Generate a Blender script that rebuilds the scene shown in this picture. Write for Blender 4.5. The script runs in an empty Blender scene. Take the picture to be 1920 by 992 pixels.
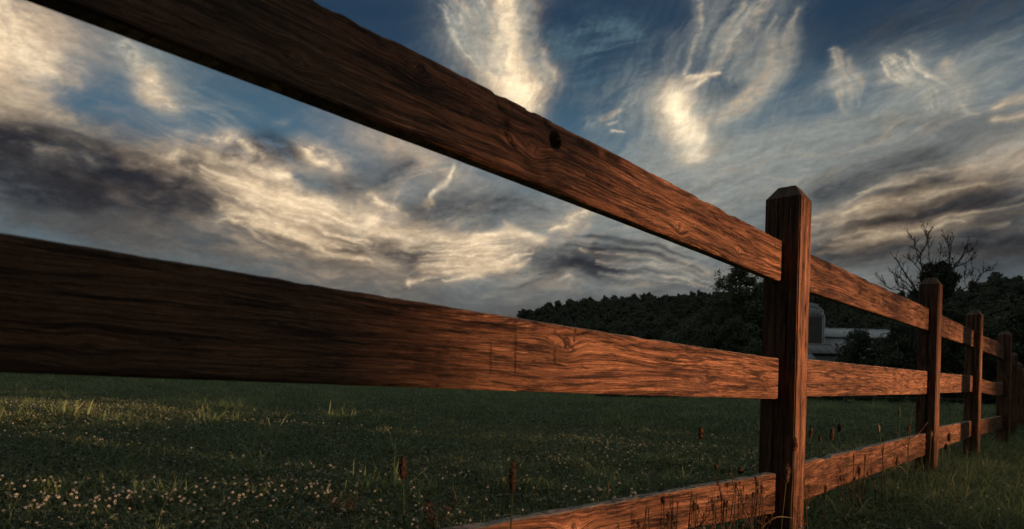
import bpy, math, random
import numpy as np
from mathutils import Vector, Matrix

S = bpy.context.scene
COL = S.collection
random.seed(7)
RNG = np.random.default_rng(11)
R = math.radians

# ------------------------------------------------------------------ camera
F = 1300.0                 # focal length in pixels of the 1920 px wide photograph
CX, CY = 960.0, 730.0      # where the optical axis meets the (cropped) picture
ROLL = R(1.5)
EYE = 0.48
cam = bpy.data.cameras.new('camera')
cam.sensor_width = 36.0
cam.lens = 36.0 * F / 1920.0
cam.shift_y = (CY - 496.0) / 1920.0
cam.clip_start = 0.02
cam.clip_end = 9000
cam.dof.use_dof = True
cam.dof.focus_distance = 3.0
cam.dof.aperture_fstop = 6.5
camo = bpy.data.objects.new('camera', cam)
COL.objects.link(camo)
camo.matrix_world = Matrix.Translation((0, 0, EYE)) @ Matrix.Rotation(R(90), 4, 'X') @ Matrix.Rotation(ROLL, 4, 'Z')
S.camera = camo

def uv_of(px, py):
    """photo pixel -> (right, up) per metre of depth, roll undone"""
    a, b = (px - CX) / F, (CY - py) / F
    c, s = math.cos(ROLL), math.sin(ROLL)
    return a * c - b * s, a * s + b * c

# ------------------------------------------------------------------ light
D1 = Vector((math.sin(R(41.0)), math.cos(R(41.0)), 0))      # fence direction
N1 = Vector((D1.y, -D1.x, 0))                                # towards the camera side
SUN_EL = R(1.8)
sh = (N1 * math.cos(R(9)) + D1 * math.sin(R(9))).normalized()
to_sun = Vector((sh.x * math.cos(SUN_EL), sh.y * math.cos(SUN_EL), math.sin(SUN_EL)))
sun = bpy.data.lights.new('sun', 'SUN')
sun.energy = 5.0
sun.angle = R(0.5)
sun.color = (1.0, 0.55, 0.30)
suno = bpy.data.objects.new('sun', sun)
COL.objects.link(suno)
suno.rotation_euler = to_sun.to_track_quat('Z', 'Y').to_euler()
S.view_settings.view_transform = 'Standard'
S.view_settings.look = 'None'
S.view_settings.exposure = 0.5
SKYF = 2 ** -0.5             # sky radiances below are written as they look in the picture
S.view_settings.gamma = 1.0

# ------------------------------------------------------------------ node helper
class NT:
    def __init__(s, tree):
        s.t = tree
    def n(s, kind, **kw):
        nd = s.t.nodes.new(kind)
        for k, v in kw.items():
            setattr(nd, k, v)
        return nd
    def put(s, sock, v):
        if isinstance(v, bpy.types.NodeSocket):
            s.t.links.new(v, sock)
        elif v is not None:
            sock.default_value = v
    def m(s, op, a, b=None, c=None, clamp=False):
        nd = s.n('ShaderNodeMath', operation=op, use_clamp=clamp)
        s.put(nd.inputs[0], a); s.put(nd.inputs[1], b); s.put(nd.inputs[2], c)
        return nd.outputs[0]
    def add(s, a, b): return s.m('ADD', a, b)
    def sub(s, a, b): return s.m('SUBTRACT', a, b)
    def mul(s, a, b): return s.m('MULTIPLY', a, b)
    def v(s, op, a, b=None, scale=None):
        nd = s.n('ShaderNodeVectorMath', operation=op)
        s.put(nd.inputs[0], a)
        if b is not None: s.put(nd.inputs[1], b)
        if scale is not None: s.put(nd.inputs['Scale'], scale)
        return nd.outputs['Value'] if op in ('DOT_PRODUCT', 'LENGTH', 'DISTANCE') else nd.outputs[0]
    def xyz(s, x=0.0, y=0.0, z=0.0):
        nd = s.n('ShaderNodeCombineXYZ')
        s.put(nd.inputs[0], x); s.put(nd.inputs[1], y); s.put(nd.inputs[2], z)
        return nd.outputs[0]
    def sep(s, v):
        nd = s.n('ShaderNodeSeparateXYZ'); s.put(nd.inputs[0], v)
        return nd.outputs[0], nd.outputs[1], nd.outputs[2]
    def noise(s, vec, scale=1.0, detail=4.0, rough=0.55, dist=0.0, col=False):
        nd = s.n('ShaderNodeTexNoise', noise_dimensions='3D')
        s.put(nd.inputs['Vector'], vec); s.put(nd.inputs['Scale'], scale)
        nd.inputs['Detail'].default_value = detail; nd.inputs['Roughness'].default_value = rough
        nd.inputs['Distortion'].default_value = dist
        return nd.outputs['Color' if col else 'Fac']
    def ramp(s, x, a, b, lo=0.0, hi=1.0, smooth=True):
        nd = s.n('ShaderNodeMapRange', clamp=True)
        if smooth: nd.interpolation_type = 'SMOOTHSTEP'
        s.put(nd.inputs[0], x)
        for i, v in enumerate((a, b, lo, hi)): s.put(nd.inputs[i + 1], v)
        return nd.outputs[0]
    def mix(s, f, a, b, mode='MIX'):
        nd = s.n('ShaderNodeMix', data_type='RGBA', blend_type=mode)
        s.put(nd.inputs[0], f)
        s.put(nd.inputs[6], a if isinstance(a, bpy.types.NodeSocket) else (*a, 1))
        s.put(nd.inputs[7], b if isinstance(b, bpy.types.NodeSocket) else (*b, 1))
        return nd.outputs[2]
    def attr(s, name, out='Fac'):
        return s.n('ShaderNodeAttribute', attribute_name=name).outputs[out]
    def bump(s, h, strength=0.5, dist=0.002):
        nd = s.n('ShaderNodeBump'); nd.inputs['Strength'].default_value = strength
        nd.inputs['Distance'].default_value = dist; s.put(nd.inputs['Height'], h)
        return nd.outputs[0]

def lin(r, g, b):
    f = lambda c: (c / 255 / 12.92) if c < 10 else ((c / 255 + 0.055) / 1.055) ** 2.4
    return (f(r), f(g), f(b))

# ------------------------------------------------------------------ sky: Nishita behind a layer of clouds
world = bpy.data.worlds.new('World')
S.world = world
world.use_nodes = True
wt = world.node_tree
wt.nodes.clear()
g = NT(wt)
SKY = 0.10
bg = g.n('ShaderNodeBackground'); bg.inputs['Strength'].default_value = SKY
wt.links.new(bg.outputs[0], g.n('ShaderNodeOutputWorld').inputs[0])
nish = g.n('ShaderNodeTexSky', sky_type='NISHITA')
nish.sun_disc = False
nish.sun_elevation = SUN_EL
nish.sun_rotation = math.atan2(to_sun.x, to_sun.y)
nish.air_density = 1.0; nish.dust_density = 0.5; nish.ozone_density = 3.0
dz = g.sep(g.n('ShaderNodeTexCoord').outputs['Generated'])[2]
tri = lambda *c: [v * SKYF / SKY for v in lin(*c)]
deep = g.mix(g.ramp(dz, 0.05, 0.34), tri(106, 122, 128), tri(72, 106, 127))
deep = g.mix(g.ramp(dz, 0.30, 0.47), deep, tri(36, 57, 79))
g.put(bg.inputs['Color'], g.mix(0.85, nish.outputs[0], deep))
world.cycles.sampling_method = 'MANUAL'
world.cycles.sample_map_resolution = 512

K = 100.0                              # sky units: 100 per radian of azimuth
def sk(px, py):                        # photo pixel -> sky units (azimuth, height)
    u, v = uv_of(px, py)
    a = math.atan(u)
    return a * K, v * math.cos(a) * K
# ------------------------------------------------------------------ clouds
_PR = np.random.default_rng(5)
_PERM = _PR.permutation(256)
_PERM = np.concatenate([_PERM, _PERM])
_GA = _PR.random(256) * 2 * math.pi
_GX, _GY = np.cos(_GA), np.sin(_GA)
def perlin(x, y, seed=0):
    x = x + seed * 17.31; y = y + seed * 9.77
    xi = np.floor(x).astype(np.int64); yi = np.floor(y).astype(np.int64)
    xf = x - xi; yf = y - yi
    u = xf * xf * xf * (xf * (xf * 6 - 15) + 10); v = yf * yf * yf * (yf * (yf * 6 - 15) + 10)
    def gr(i, j, a, b):
        h = _PERM[(_PERM[i & 255] + j) & 255]
        return _GX[h] * a + _GY[h] * b
    n00 = gr(xi, yi, xf, yf); n10 = gr(xi + 1, yi, xf - 1, yf)
    n01 = gr(xi, yi + 1, xf, yf - 1); n11 = gr(xi + 1, yi + 1, xf - 1, yf - 1)
    return (n00 * (1 - u) + n10 * u) * (1 - v) + (n01 * (1 - u) + n11 * u) * v
def fbm(x, y, octv=5, rough=0.55, seed=0):
    t = np.zeros(np.shape(x)); a = 1.0; f = 1.0; n = 0.0
    for o in range(octv):
        t = t + a * perlin(x * f, y * f, seed + o * 3); n += a; a *= rough; f *= 2.03
    return t / n * 1.7            # roughly -1..1
def sstep(x, a, b):
    t = np.clip((x - a) / (b - a), 0, 1)
    return t * t * (3 - 2 * t)
def smooth_line(pts, n):
    p = np.array(pts, float); k = len(p)
    if k == 2: return p[0] + (p[1] - p[0]) * np.linspace(0, 1, n)[:, None]
    q = np.vstack([2 * p[0] - p[1], p, 2 * p[-1] - p[-2]]); outp = []
    for t in np.linspace(0, k - 1 - 1e-6, n):
        i = int(t); f = t - i
        a, b, c, d = q[i], q[i + 1], q[i + 2], q[i + 3]
        outp.append(0.5 * (2 * b + (c - a) * f + (2 * a - 5 * b + 4 * c - d) * f * f + (3 * b - a - 3 * c + d) * f ** 3))
    return np.array(outp)
def smask(pts, w, X, Y):
    """distance-to-curve mask and curve coordinates (all in sky units)"""
    w = w if isinstance(w, (list, tuple)) else [w] * len(pts)
    raw = np.array([(*sk(*p), ww / 13.0) for p, ww in zip(pts, w)])
    c = smooth_line(raw, max(2, 7 * (len(pts) - 1)))
    wm = c[:, 2].max() * 2.6 + 2
    sel = (X > c[:, 0].min() - wm) & (X < c[:, 0].max() + wm) & (Y > c[:, 1].min() - wm) & (Y < c[:, 1].max() + wm)
    x, y = X[sel], Y[sel]
    best = np.full(x.shape, 1e9); s_ = np.zeros(x.shape); t_ = np.zeros(x.shape); ww = np.ones(x.shape); acc_ = 0.0
    for a, b in zip(c[:-1], c[1:]):
        ba = b[:2] - a[:2]; L = math.hypot(*ba) + 1e-6
        h = np.clip(((x - a[0]) * ba[0] + (y - a[1]) * ba[1]) / L ** 2, 0, 1)
        dx_, dy_ = x - a[0] - ba[0] * h, y - a[1] - ba[1] * h
        d = np.hypot(dx_, dy_); wl = a[2] + (b[2] - a[2]) * h; e = d / wl
        k = e < best
        best[k] = e[k]; s_[k] = (acc_ + h * L)[k]; t_[k] = (np.sign(ba[0] * dy_ - ba[1] * dx_) * d)[k]; ww[k] = wl[k]
        acc_ += L
    return sel, best, s_, t_
CREAM, WARM, PALE, GREY, MIST, SLATE, VIOLET, BROWN, TEAL = [np.array(lin(*c)) for c in (
    (255, 231, 192), (202, 175, 143), (142, 145, 140), (100, 104, 106), (93, 91, 89), (48, 51, 60), (46, 45, 50), (84, 77, 73), (84, 110, 124))]

def clouds(AZ, EL):
    """premultiplied colour and cover of the cloud layer for directions in sky units"""
    shp = AZ.shape
    X0 = AZ.ravel().astype(float); Y0 = EL.ravel().astype(float)
    X = X0 + 1.5 * fbm(X0 * .11, Y0 * .16, 3, .5, 1) + 0.35 * fbm(X0 * .5, Y0 * .8, 4, .6, 2)
    Y = Y0 + 1.0 * fbm(X0 * .11, Y0 * .16, 3, .5, 8) + 0.3 * fbm(X0 * .5, Y0 * .8, 4, .6, 9)
    C = np.zeros((X.size, 3)); A = np.zeros(X.size)
    def over(sel, a, col):
        a = np.clip(a, 0, 1)
        C[sel] = C[sel] * (1 - a)[:, None] + (col if np.ndim(col) == 2 else col[None, :]) * a[:, None]
        A[sel] = A[sel] * (1 - a) + a
    allm = np.ones(X.size, bool)
    cnt = [20]
    def fade(m, n, k, op, soft):
        tex_ = sstep(n, -0.75 + 0.25 * (1 - k), 0.65 - 0.5 * (1 - k))
        return op * m ** soft * (1 - k * (1 - tex_))
    def heat(a, m, n, op): return sstep(m * (0.72 + 0.55 * n), 0.38, 1.15)[:, None]
    def L(pts, w, col, op=1.0, k=0.5, fa=0.10, fb=0.55, ang=None, hot=None, rough=0.6, octv=6, wide=1.45, soft=1.0, **_):
        cnt[0] += 1
        w = [q * wide for q in w] if isinstance(w, (list, tuple)) else w * wide
        sel, e, s_, t_ = smask(pts, w, X, Y)
        if not sel.any(): return
        sg = cnt[0] * 1.7
        if ang is None: n = fbm(s_ * fa * 1.2 + sg, t_ * fb * 0.9 + sg, octv, rough, cnt[0])
        else:
            c_, q_ = math.cos(R(ang)), math.sin(R(ang))
            n = fbm((X[sel] * c_ + Y[sel] * q_) * fa, (-X[sel] * q_ + Y[sel] * c_) * fb, octv, rough, cnt[0])
        n = n + 0.5 * NPF[sel]
        ee = e * (1 + 0.38 * n)
        m = np.exp(-np.clip(ee, 0, 9) ** 2)
        a = fade(m, n, min(1, k * 1.1), op, soft)
        if hot is not None:
            h = heat(a, m, n, op); col = col[None, :] * (1 - h) + hot[None, :] * h
        over(sel, a, col)
    def patch(x, y, rx, ry, rot, col, op=1.0, k=0.6, fa=0.12, fb=0.4, ang=10, hot=None, rough=0.6, soft=1.0, *_a):
        cnt[0] += 1
        c0 = sk(x, y); c_, q_ = math.cos(R(rot)), math.sin(R(rot))
        u = ((X - c0[0]) * c_ + (Y - c0[1]) * q_) / (rx / 13); v = (-(X - c0[0]) * q_ + (Y - c0[1]) * c_) / (ry / 13)
        m0 = np.exp(-(u * u + v * v)); sel = m0 > 0.01; m = m0[sel]
        if not sel.any(): return
        c_, q_ = math.cos(R(ang)), math.sin(R(ang))
        n = fbm((X[sel] * c_ + Y[sel] * q_) * fa, (-X[sel] * q_ + Y[sel] * c_) * fb, 6, rough, cnt[0]) + 0.4 * NPF[sel]
        m = m ** (1 + 0.5 * n)
        a = fade(m, n, min(1, k * 1.1), op, soft)
        if hot is not None:
            h = heat(a, m, n, op); col = col[None, :] * (1 - h) + hot[None, :] * h
        over(sel, a, col)
    rr = random.Random(3)
    def fan(ca, cb, n, w, col, op=0.5, hot=None, k=0.7):
        """many fine wisps between two guide curves"""
        for i in range(n):
            t = rr.random(); u0 = rr.random() * 0.45; u1 = u0 + 0.35 + rr.random() * (0.65 - u0)
            A_, B_ = smooth_line(ca, 12), smooth_line(cb, 12)
            q = A_ * (1 - t) + B_ * t
            i0, i1 = int(u0 * 11), min(11, int(u1 * 11) + 1)
            pts = [tuple(q[j] + np.array([rr.uniform(-3, 3), rr.uniform(-3, 3)])) for j in np.linspace(i0, i1, 4).astype(int)]
            ww = w * rr.uniform(.5, 1.5)
            L(pts, [ww * .4, ww, ww * .9, ww * .3], col, op * rr.uniform(.5, 1.1), k, .08, .8, hot=hot, octv=4)
    def erase(x, y, rx, ry, rot, op=0.8, k=0.5):
        """a gap where the blue shows through"""
        cnt[0] += 1
        c0 = sk(x, y); c_, q_ = math.cos(R(rot)), math.sin(R(rot))
        u = ((X - c0[0]) * c_ + (Y - c0[1]) * q_) / (rx / 13); v = (-(X - c0[0]) * q_ + (Y - c0[1]) * c_) / (ry / 13)
        n = fbm(X * .16, Y * .34, 6, .6, cnt[0])
        a = op * np.exp(-(u * u + v * v) ** 1.3 * (1 + .9 * n)) * (1 - k * sstep(n, -.1, .7))
        C[:] = C * (1 - a)[:, None]; A[:] = A * (1 - a)
    def cirrus(x, y, rx, ry, rot, ang, op, col=PALE, fa=.05, fb=.4, hot=None):
        cnt[0] += 1
        c0 = sk(x, y); c_, q_ = math.cos(R(rot)), math.sin(R(rot))
        u = ((X - c0[0]) * c_ + (Y - c0[1]) * q_) / (rx / 13); v = (-(X - c0[0]) * q_ + (Y - c0[1]) * c_) / (ry / 13)
        m0 = np.exp(-(u * u + v * v)); sel = m0 > 0.01; m = m0[sel]
        c_, q_ = math.cos(R(ang)), math.sin(R(ang))
        a_ = X[sel] * c_ + Y[sel] * q_; b_ = -X[sel] * q_ + Y[sel] * c_
        wb = b_ + 2.2 * fbm(a_ * .07, b_ * .12, 3, .5, cnt[0])
        n = 1 - 2.2 * np.abs(fbm(a_ * fa, wb * fb, 4, .55, cnt[0] + 5))
        n2 = fbm(a_ * .1, wb * .25, 4, .55, cnt[0] + 9)
        a = op * m * (0.35 * sstep(n2, -.5, .6) + 0.85 * sstep(n, 0.1, 1.0) * sstep(n2, -.6, .5))
        if hot is not None:
            h = sstep(n * m, .5, 1.0)[:, None] * .8; col = col[None, :] * (1 - h) + hot[None, :] * h
        over(sel, a, col)
    NPF = fbm(X0 * .5, Y0 * 1.0, 6, .62, 70)
    # -- sky beyond the frame: broken cloud of the same kind, everywhere
    inside = sstep(np.abs(X0), 62, 80); top = sstep(Y0, 52, 70)
    outm = np.clip(inside + top, 0, 1)
    n1 = fbm(X0 * .03, Y0 * .07, 5, .55, 90); n2 = fbm(X0 * .05, Y0 * .12, 5, .55, 95)
    over(allm, outm * 0.96 * sstep(n1, -0.7, 0.2), PALE[None, :] * (0.85 + 1.4 * sstep(n2, -.3, .6))[:, None])
    # -- thin veil
    v1 = fbm((X * .94 + Y * .34) * .05, (Y * .94 - X * .34) * .22, 6, .6, 60)
    vm = 0.25 + 0.75 * (1 - sstep(Y0, 14, 36))
    over(allm, 0.20 * sstep(v1 * 0.8 + vm * 0.7, 0.05, 1.1), PALE)
    patch(1520, 310, 430, 75, 7, PALE, .78, .55, .05, .30, 12)
    patch(1180, 440, 330, 120, 8, PALE, .80, .5, .06, .3, 14)
    patch(770, 290, 130, 48, -22, WARM, .80, .35, .05, .2, 60)
    patch(880, 400, 240, 90, -10, GREY, .85, .4, .07, .3, 20)
    patch(1760, 250, 300, 60, 8, PALE, .55, .6, .05, .4, 8)
    patch(1360, 110, 110, 90, 60, PALE, .22, .8, .06, .35, 62)
    patch(1740, 130, 190, 60, 14, PALE, .30, .8, .06, .35, 20)
    patch(250, 60, 200, 50, -28, PALE, .40, .6, .06, .35, -30)
    patch(400, 200, 120, 70, -30, PALE, .38, .9, .12, .4, -30)
    patch(850, 50, 60, 90, 10, PALE, .40, .6, .06, .35, 75)
    # -- low band above the hills
    lowm = 1 - sstep(Y0 + 1.2 * v1, 8.5, 19.0)
    rs = sstep(X0, 18, 44)[:, None]
    lowm = lowm
    over(allm, 0.93 * lowm, MIST[None, :] * (1 - rs) + BROWN[None, :] * rs)
    cirrus(250, 110, 180, 60, -30, -38, .5)
    cirrus(420, 220, 170, 70, -25, -25, .5, TEAL, .08, .4)
    cirrus(800, 350, 260, 110, -10, 25, .6, PALE, .05, .3, WARM)
    # -- left: big lit cloud bank
    patch(20, 130, 105, 110, -40, WARM, 1.0, .5, .12, .2, -10, CREAM)
    L([(-40, 0), (40, 90), (100, 150)], [50, 62, 34], WARM, .8, .6, .15, .4, hot=CREAM)
    L([(0, 190), (90, 220), (190, 262), (290, 288), (400, 312)], [44, 38, 27, 18, 12], WARM, 1.0, .45, .10, .35, hot=CREAM)
    L([(150, 120), (175, 165), (150, 200)], [20, 22, 16], PALE, .5, 1.0, .3, .5)
    L([(225, 85), (262, 120), (290, 160), (318, 188)], [14, 20, 24, 20], PALE, .75, .7, .12, .4, hot=CREAM)
    L([(280, 145), (300, 175)], [15, 18], WARM, .9, .4, .2, .5, hot=CREAM)
    L([(330, 150), (400, 190), (430, 230)], [20, 24, 16], TEAL, .8, .9, .15, .4)
    erase(175, 205, 78, 62, -25, .95); erase(460, 205, 110, 50, -25, .6); erase(290, 250, 95, 34, -18, .85); erase(420, 225, 100, 55, -25, .8); erase(540, 255, 80, 34, -22, .8)
    L([(225, 85), (262, 120), (290, 160), (318, 188)], [14, 20, 24, 20], PALE, .75, .7, .12, .4, hot=CREAM)
    patch(300, 165, 32, 24, -30, WARM, .8, .5, .2, .5, -20, CREAM)
    cirrus(380, 210, 120, 50, -28, -30, .5, PALE, .08, .5)
    # slate undersides on the left
    patch(150, 330, 260, 80, -10, MIST, 1.0, .35, .1, .3, -8)
    L([(-30, 245), (60, 262), (140, 300), (240, 330), (380, 375)], [24, 34, 34, 34, 24], SLATE, 1.0, .7, .10, .35)
    L([(-30, 350), (120, 372), (260, 385), (380, 378)], [30, 30, 26, 14], SLATE, .9, .8, .10, .4)
    L([(150, 300), (260, 318), (330, 345)], [20, 30, 20], VIOLET, .75, .8, .1, .4)
    L([(70, 288), (120, 290), (180, 306)], [6, 9, 5], PALE, .8, .7, .2, .6, hot=WARM)
    L([(240, 302), (330, 318), (400, 330)], [6, 8, 6], WARM, .8, .8, .2, .6, hot=CREAM)
    L([(-20, 410), (150, 418), (330, 425)], [18, 14, 12], MIST, .8, .4, .1, .3)
    L([(200, 440), (500, 480), (800, 530)], [30, 34, 30], MIST, .8, .4, .08, .3)
    # band of puffs climbing down to the right
    L([(330, 300), (440, 345), (560, 390), (660, 420), (760, 450)], [22, 36, 46, 44, 26], WARM, 1.0, .8, .16, .3, hot=CREAM)
    L([(400, 300), (470, 318), (560, 335)], [16, 18, 14], WARM, .95, .8, .2, .4, hot=CREAM)
    L([(480, 375), (600, 400), (700, 440)], [9, 13, 8], CREAM, .8, .9, .12, .6)
    L([(380, 262), (440, 262), (510, 300)], [8, 10, 8], WARM, .85, .9, .25, .5, hot=CREAM)
    L([(430, 290), (500, 280), (570, 290)], [8, 20, 13], SLATE, 1.0, .9, .2, .5)
    L([(575, 280), (600, 296), (625, 312)], [15, 20, 15], WARM, 1.0, .6, .2, .4, hot=CREAM)
    L([(520, 235), (535, 232)], 7, PALE, .6, .8, .3, .4)
    L([(335, 255), (352, 252)], 6, PALE, .6, .8, .3, .4)
    L([(560, 330), (590, 345), (620, 360)], [8, 10, 6], TEAL, .9, .4)
    L([(600, 350), (690, 345), (760, 305)], [18, 26, 12], GREY, .8, .5, .1, .3)
    L([(620, 345), (680, 350), (760, 310)], [10, 16, 9], SLATE, .55, .8, .1, .4)
    # dark bellies
    L([(450, 405), (540, 430), (640, 460), (680, 485)], [14, 24, 24, 14], SLATE, .95, .6, .1, .35)
    L([(700, 455), (780, 480), (850, 492), (900, 478)], [12, 22, 20, 9], SLATE, .95, .5, .12, .4)
    L([(780, 420), (850, 385), (930, 372), (1010, 385)], [8, 13, 13, 9], SLATE, .6, .7, .1, .45)
    L([(870, 455), (950, 452), (990, 440)], [12, 16, 10], GREY, .9, .5, .1, .4)
    L([(790, 430), (900, 400), (1010, 390)], 16, GREY, .6, .6, .08, .4)
    # lit streaks under them
    L([(560, 465), (640, 478), (740, 496)], [6, 7, 5], WARM, .8, 1.0, .12, .7, hot=CREAM)
    L([(690, 438), (760, 446), (850, 448), (900, 470)], [8, 11, 11, 8], WARM, .95, .7, .1, .6, hot=CREAM)
    L([(880, 446), (950, 440), (1012, 452)], [6, 7, 6], CREAM, .9, .7, .15, .6)
    L([(800, 498), (880, 500), (950, 480), (1012, 455)], [9, 10, 9, 7], WARM, .95, .7, .12, .6, hot=CREAM)
    L([(760, 528), (860, 520), (940, 505), (1000, 485)], [6, 8, 7, 4], WARM, .75, .9, .12, .7, hot=CREAM)
    L([(950, 420), (965, 440)], [4, 6], WARM, .8, .5)
    L([(852, 312), (838, 335), (815, 352), (802, 372)], [3, 4, 4.5, 2.5], CREAM, .55, .5, .4, .6)
    L([(796, 384), (808, 378)], [5, 5], WARM, .9, .4)
    L([(690, 368), (720, 385), (760, 405)], [6, 9, 4], WARM, .85, .8, .25, .5, hot=CREAM)
    L([(670, 380), (700, 395)], [10, 8], WARM, .5, .8)
    L([(1030, 428), (1070, 412), (1110, 392)], [9, 12, 6], WARM, .95, .8, .2, .5, hot=CREAM)
    L([(1050, 440), (1100, 425)], [8, 6], WARM, .6, .8)
    cirrus(880, 470, 300, 60, -3, 10, .6, WARM, .07, .55, CREAM)
    cirrus(480, 400, 250, 70, -18, -12, .6, WARM, .08, .5, CREAM)
    cirrus(330, 360, 330, 60, -8, -6, .55, SLATE, .07, .4)
    cirrus(1180, 500, 260, 40, 0, 6, .4, WARM, .06, .6)
    cirrus(1180, 520, 300, 40, 0, 6, .6, SLATE, .06, .5)
    # centre low
    L([(1000, 478), (1100, 478), (1200, 500), (1330, 520)], [10, 20, 24, 14], GREY, .85, .6, .08, .4)
    L([(1010, 500), (1120, 495), (1260, 520), (1340, 532)], [8, 12, 12, 6], SLATE, .65, .8, .08, .5)
    L([(1090, 472), (1160, 480), (1230, 488)], [4, 6, 4], WARM, .8, .9, .12, .7, hot=CREAM)
    L([(1220, 500), (1270, 492), (1330, 505)], [5, 7, 6], WARM, .6, .8, .12, .6, hot=CREAM)
    L([(1060, 520), (1160, 532), (1290, 528)], [5, 7, 6], PALE, .6, 1.0, .1, .6, hot=WARM)
    # tall bright plume
    patch(915, 60, 62, 100, 10, PALE, .7, .9, .07, .45, 78, hot=WARM)
    L([(962, -30), (958, 40), (950, 100), (965, 150), (985, 205)], [24, 34, 46, 44, 30], WARM, 1.0, .35, .05, .3, hot=CREAM)
    L([(950, 60), (948, 110), (968, 160)], [24, 28, 26], CREAM, .9, .25, .06, .4)
    L([(990, 60), (998, 105), (1028, 150), (1005, 195)], [12, 20, 20, 16], WARM, .85, .8, hot=CREAM)
    L([(830, 0), (870, 70), (915, 130)], [26, 30, 26], PALE, .5, 1.0, .06, .5)
    fan([(800, 10), (850, 70), (905, 140)], [(920, -10), (935, 60), (950, 130)], 34, 6, PALE, .55, CREAM)
    fan([(975, 30), (985, 90), (990, 190)], [(1000, 70), (1040, 140), (1010, 200)], 24, 6, WARM, .6, CREAM)
    fan([(915, 0), (915, 80), (920, 160)], [(975, -10), (975, 80), (1000, 190)], 14, 12, WARM, .5, CREAM)
    fan([(820, -20), (880, 60), (930, 150)], [(900, -30), (930, 60), (950, 130)], 22, 10, PALE, .5, WARM)
    fan([(985, -20), (1000, 60), (1035, 130)], [(965, -20), (985, 90), (1020, 190)], 18, 8, PALE, .5, WARM)
    erase(1040, 210, 50, 60, 0, .6); erase(1090, 50, 130, 70, 5, .85); erase(1110, 190, 90, 60, 20, .7); erase(1560, 20, 260, 38, 4, .8); erase(1490, 130, 34, 90, 0, .6); erase(1380, 170, 34, 26, 40, .5)
    # middle faint
    cirrus(1100, 80, 130, 60, 0, 8, .75, TEAL, .06, .5)
    cirrus(1130, 190, 120, 45, 20, 28, .45, PALE, .06, .4)
    L([(1060, 60), (1130, 48), (1200, 62)], [14, 18, 10], TEAL, .75, 1.0, .1, .5)
    L([(1050, 90), (1110, 95)], [10, 8], TEAL, .7, 1.0, .1, .5)
    L([(1040, 160), (1120, 150), (1180, 130)], [12, 16, 10], TEAL, .5, 1.0, .08, .5)
    L([(1110, 224), (1190, 185), (1290, 142)], [12, 11, 8], PALE, .65, .9, .08, .6)
    L([(1130, 219), (1165, 205)], [3, 3], WARM, .7, .6)
    L([(1142, 228), (1158, 224)], [1.8, 1.5], CREAM, .5, .5); L([(1140, 246), (1160, 248)], [2.2, 1.6], CREAM, .6, .3)
    patch(1215, 215, 85, 50, 35, PALE, .55, .8, .07, .4, 35)
    # swirl
    L([(1316, -30), (1318, 30), (1305, 80), (1284, 125)], [12, 13, 10, 6], PALE, .85, .7, .05, .4, hot=WARM)
    L([(1332, -20), (1338, 40), (1320, 90)], [10, 12, 8], PALE, .45, .8, .06, .5)
    L([(1280, 130), (1285, 143), (1312, 142), (1335, 130), (1364, 128)], [3, 4, 5, 6, 3.5], WARM, 1.0, .5, .3, .6, hot=CREAM)
    L([(1330, 142), (1300, 160), (1270, 172)], [6, 8, 12], WARM, .75, .6, .1, .6, hot=CREAM)
    patch(1265, 195, 42, 32, 40, PALE, .85, .5, .07, .4, 50)
    L([(1240, 200), (1262, 250), (1300, 295)], [26, 34, 26], PALE, .7, .6, .06, .4, hot=WARM)
    L([(1262, 172), (1272, 205), (1284, 240), (1300, 275), (1318, 292)], [21, 25, 24, 24, 20], WARM, 1.0, .3, .05, .5, hot=CREAM)
    L([(1268, 185), (1280, 225), (1296, 268)], [16, 19, 17], CREAM, 1.0, .2)
    fan([(1395, -10), (1362, 60), (1330, 118)], [(1500, 10), (1470, 110), (1400, 190)], 26, 7, PALE, .42, WARM)
    fan([(1440, 60), (1432, 120), (1380, 180), (1318, 225)], [(1480, 60), (1472, 130), (1420, 200), (1345, 245)], 20, 8, PALE, .42, WARM)
    cirrus(1230, 240, 120, 55, 25, 35, .6)
    cirrus(1330, 150, 130, 110, 60, 62, .6)
    L([(1410, 10), (1392, 60), (1362, 105), (1335, 125)], [36, 26, 16, 6], PALE, .7, .9, .06, .5, hot=WARM)
    L([(1462, 70), (1452, 115), (1425, 160), (1375, 200), (1318, 232)], [15, 20, 20, 18, 14], PALE, .7, .8, .04, .4, hot=WARM)
    L([(1478, 20), (1470, 90), (1445, 150)], [24, 26, 24], PALE, .35, .9, .05, .5)
    L([(1340, 180), (1385, 158)], [14, 10], SLATE, .25, .5)
    patch(1300, 290, 110, 32, 10, PALE, .75, .5, .07, .4, 20, hot=WARM)
    L([(1210, 285), (1225, 310), (1246, 335)], [8, 11, 9], PALE, .75, .7, .1, .5)
    # right fans
    L([(1562, 85), (1570, 115), (1585, 145), (1583, 180), (1578, 212)], [4, 5, 11, 8, 4], PALE, .9, .6, .1, .6, hot=CREAM)
    patch(1588, 160, 36, 20, 10, PALE, .8, .7, .2, .5, 20, hot=CREAM)
    patch(1690, 150, 70, 36, -15, PALE, .65, .9, .1, .4, 15, hot=WARM)
    L([(1675, 110), (1700, 135), (1735, 175), (1790, 205), (1840, 222)], [14, 20, 16, 14, 5], PALE, .9, .8, hot=CREAM)
    L([(1775, 120), (1780, 160), (1800, 205)], [14, 20, 12], PALE, .7, .7, .07, .5, hot=WARM)
    L([(1660, 150), (1720, 128), (1740, 108)], [8, 10, 4], PALE, .7, .8, .1, .6, hot=CREAM)
    L([(1800, 158), (1860, 135), (1930, 112)], [9, 12, 12], PALE, .7, .9, .08, .6)
    L([(1600, 224), (1720, 226), (1840, 238), (1940, 240)], [7, 10, 11, 8], SLATE, .55, .6, .06, .5)
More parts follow.
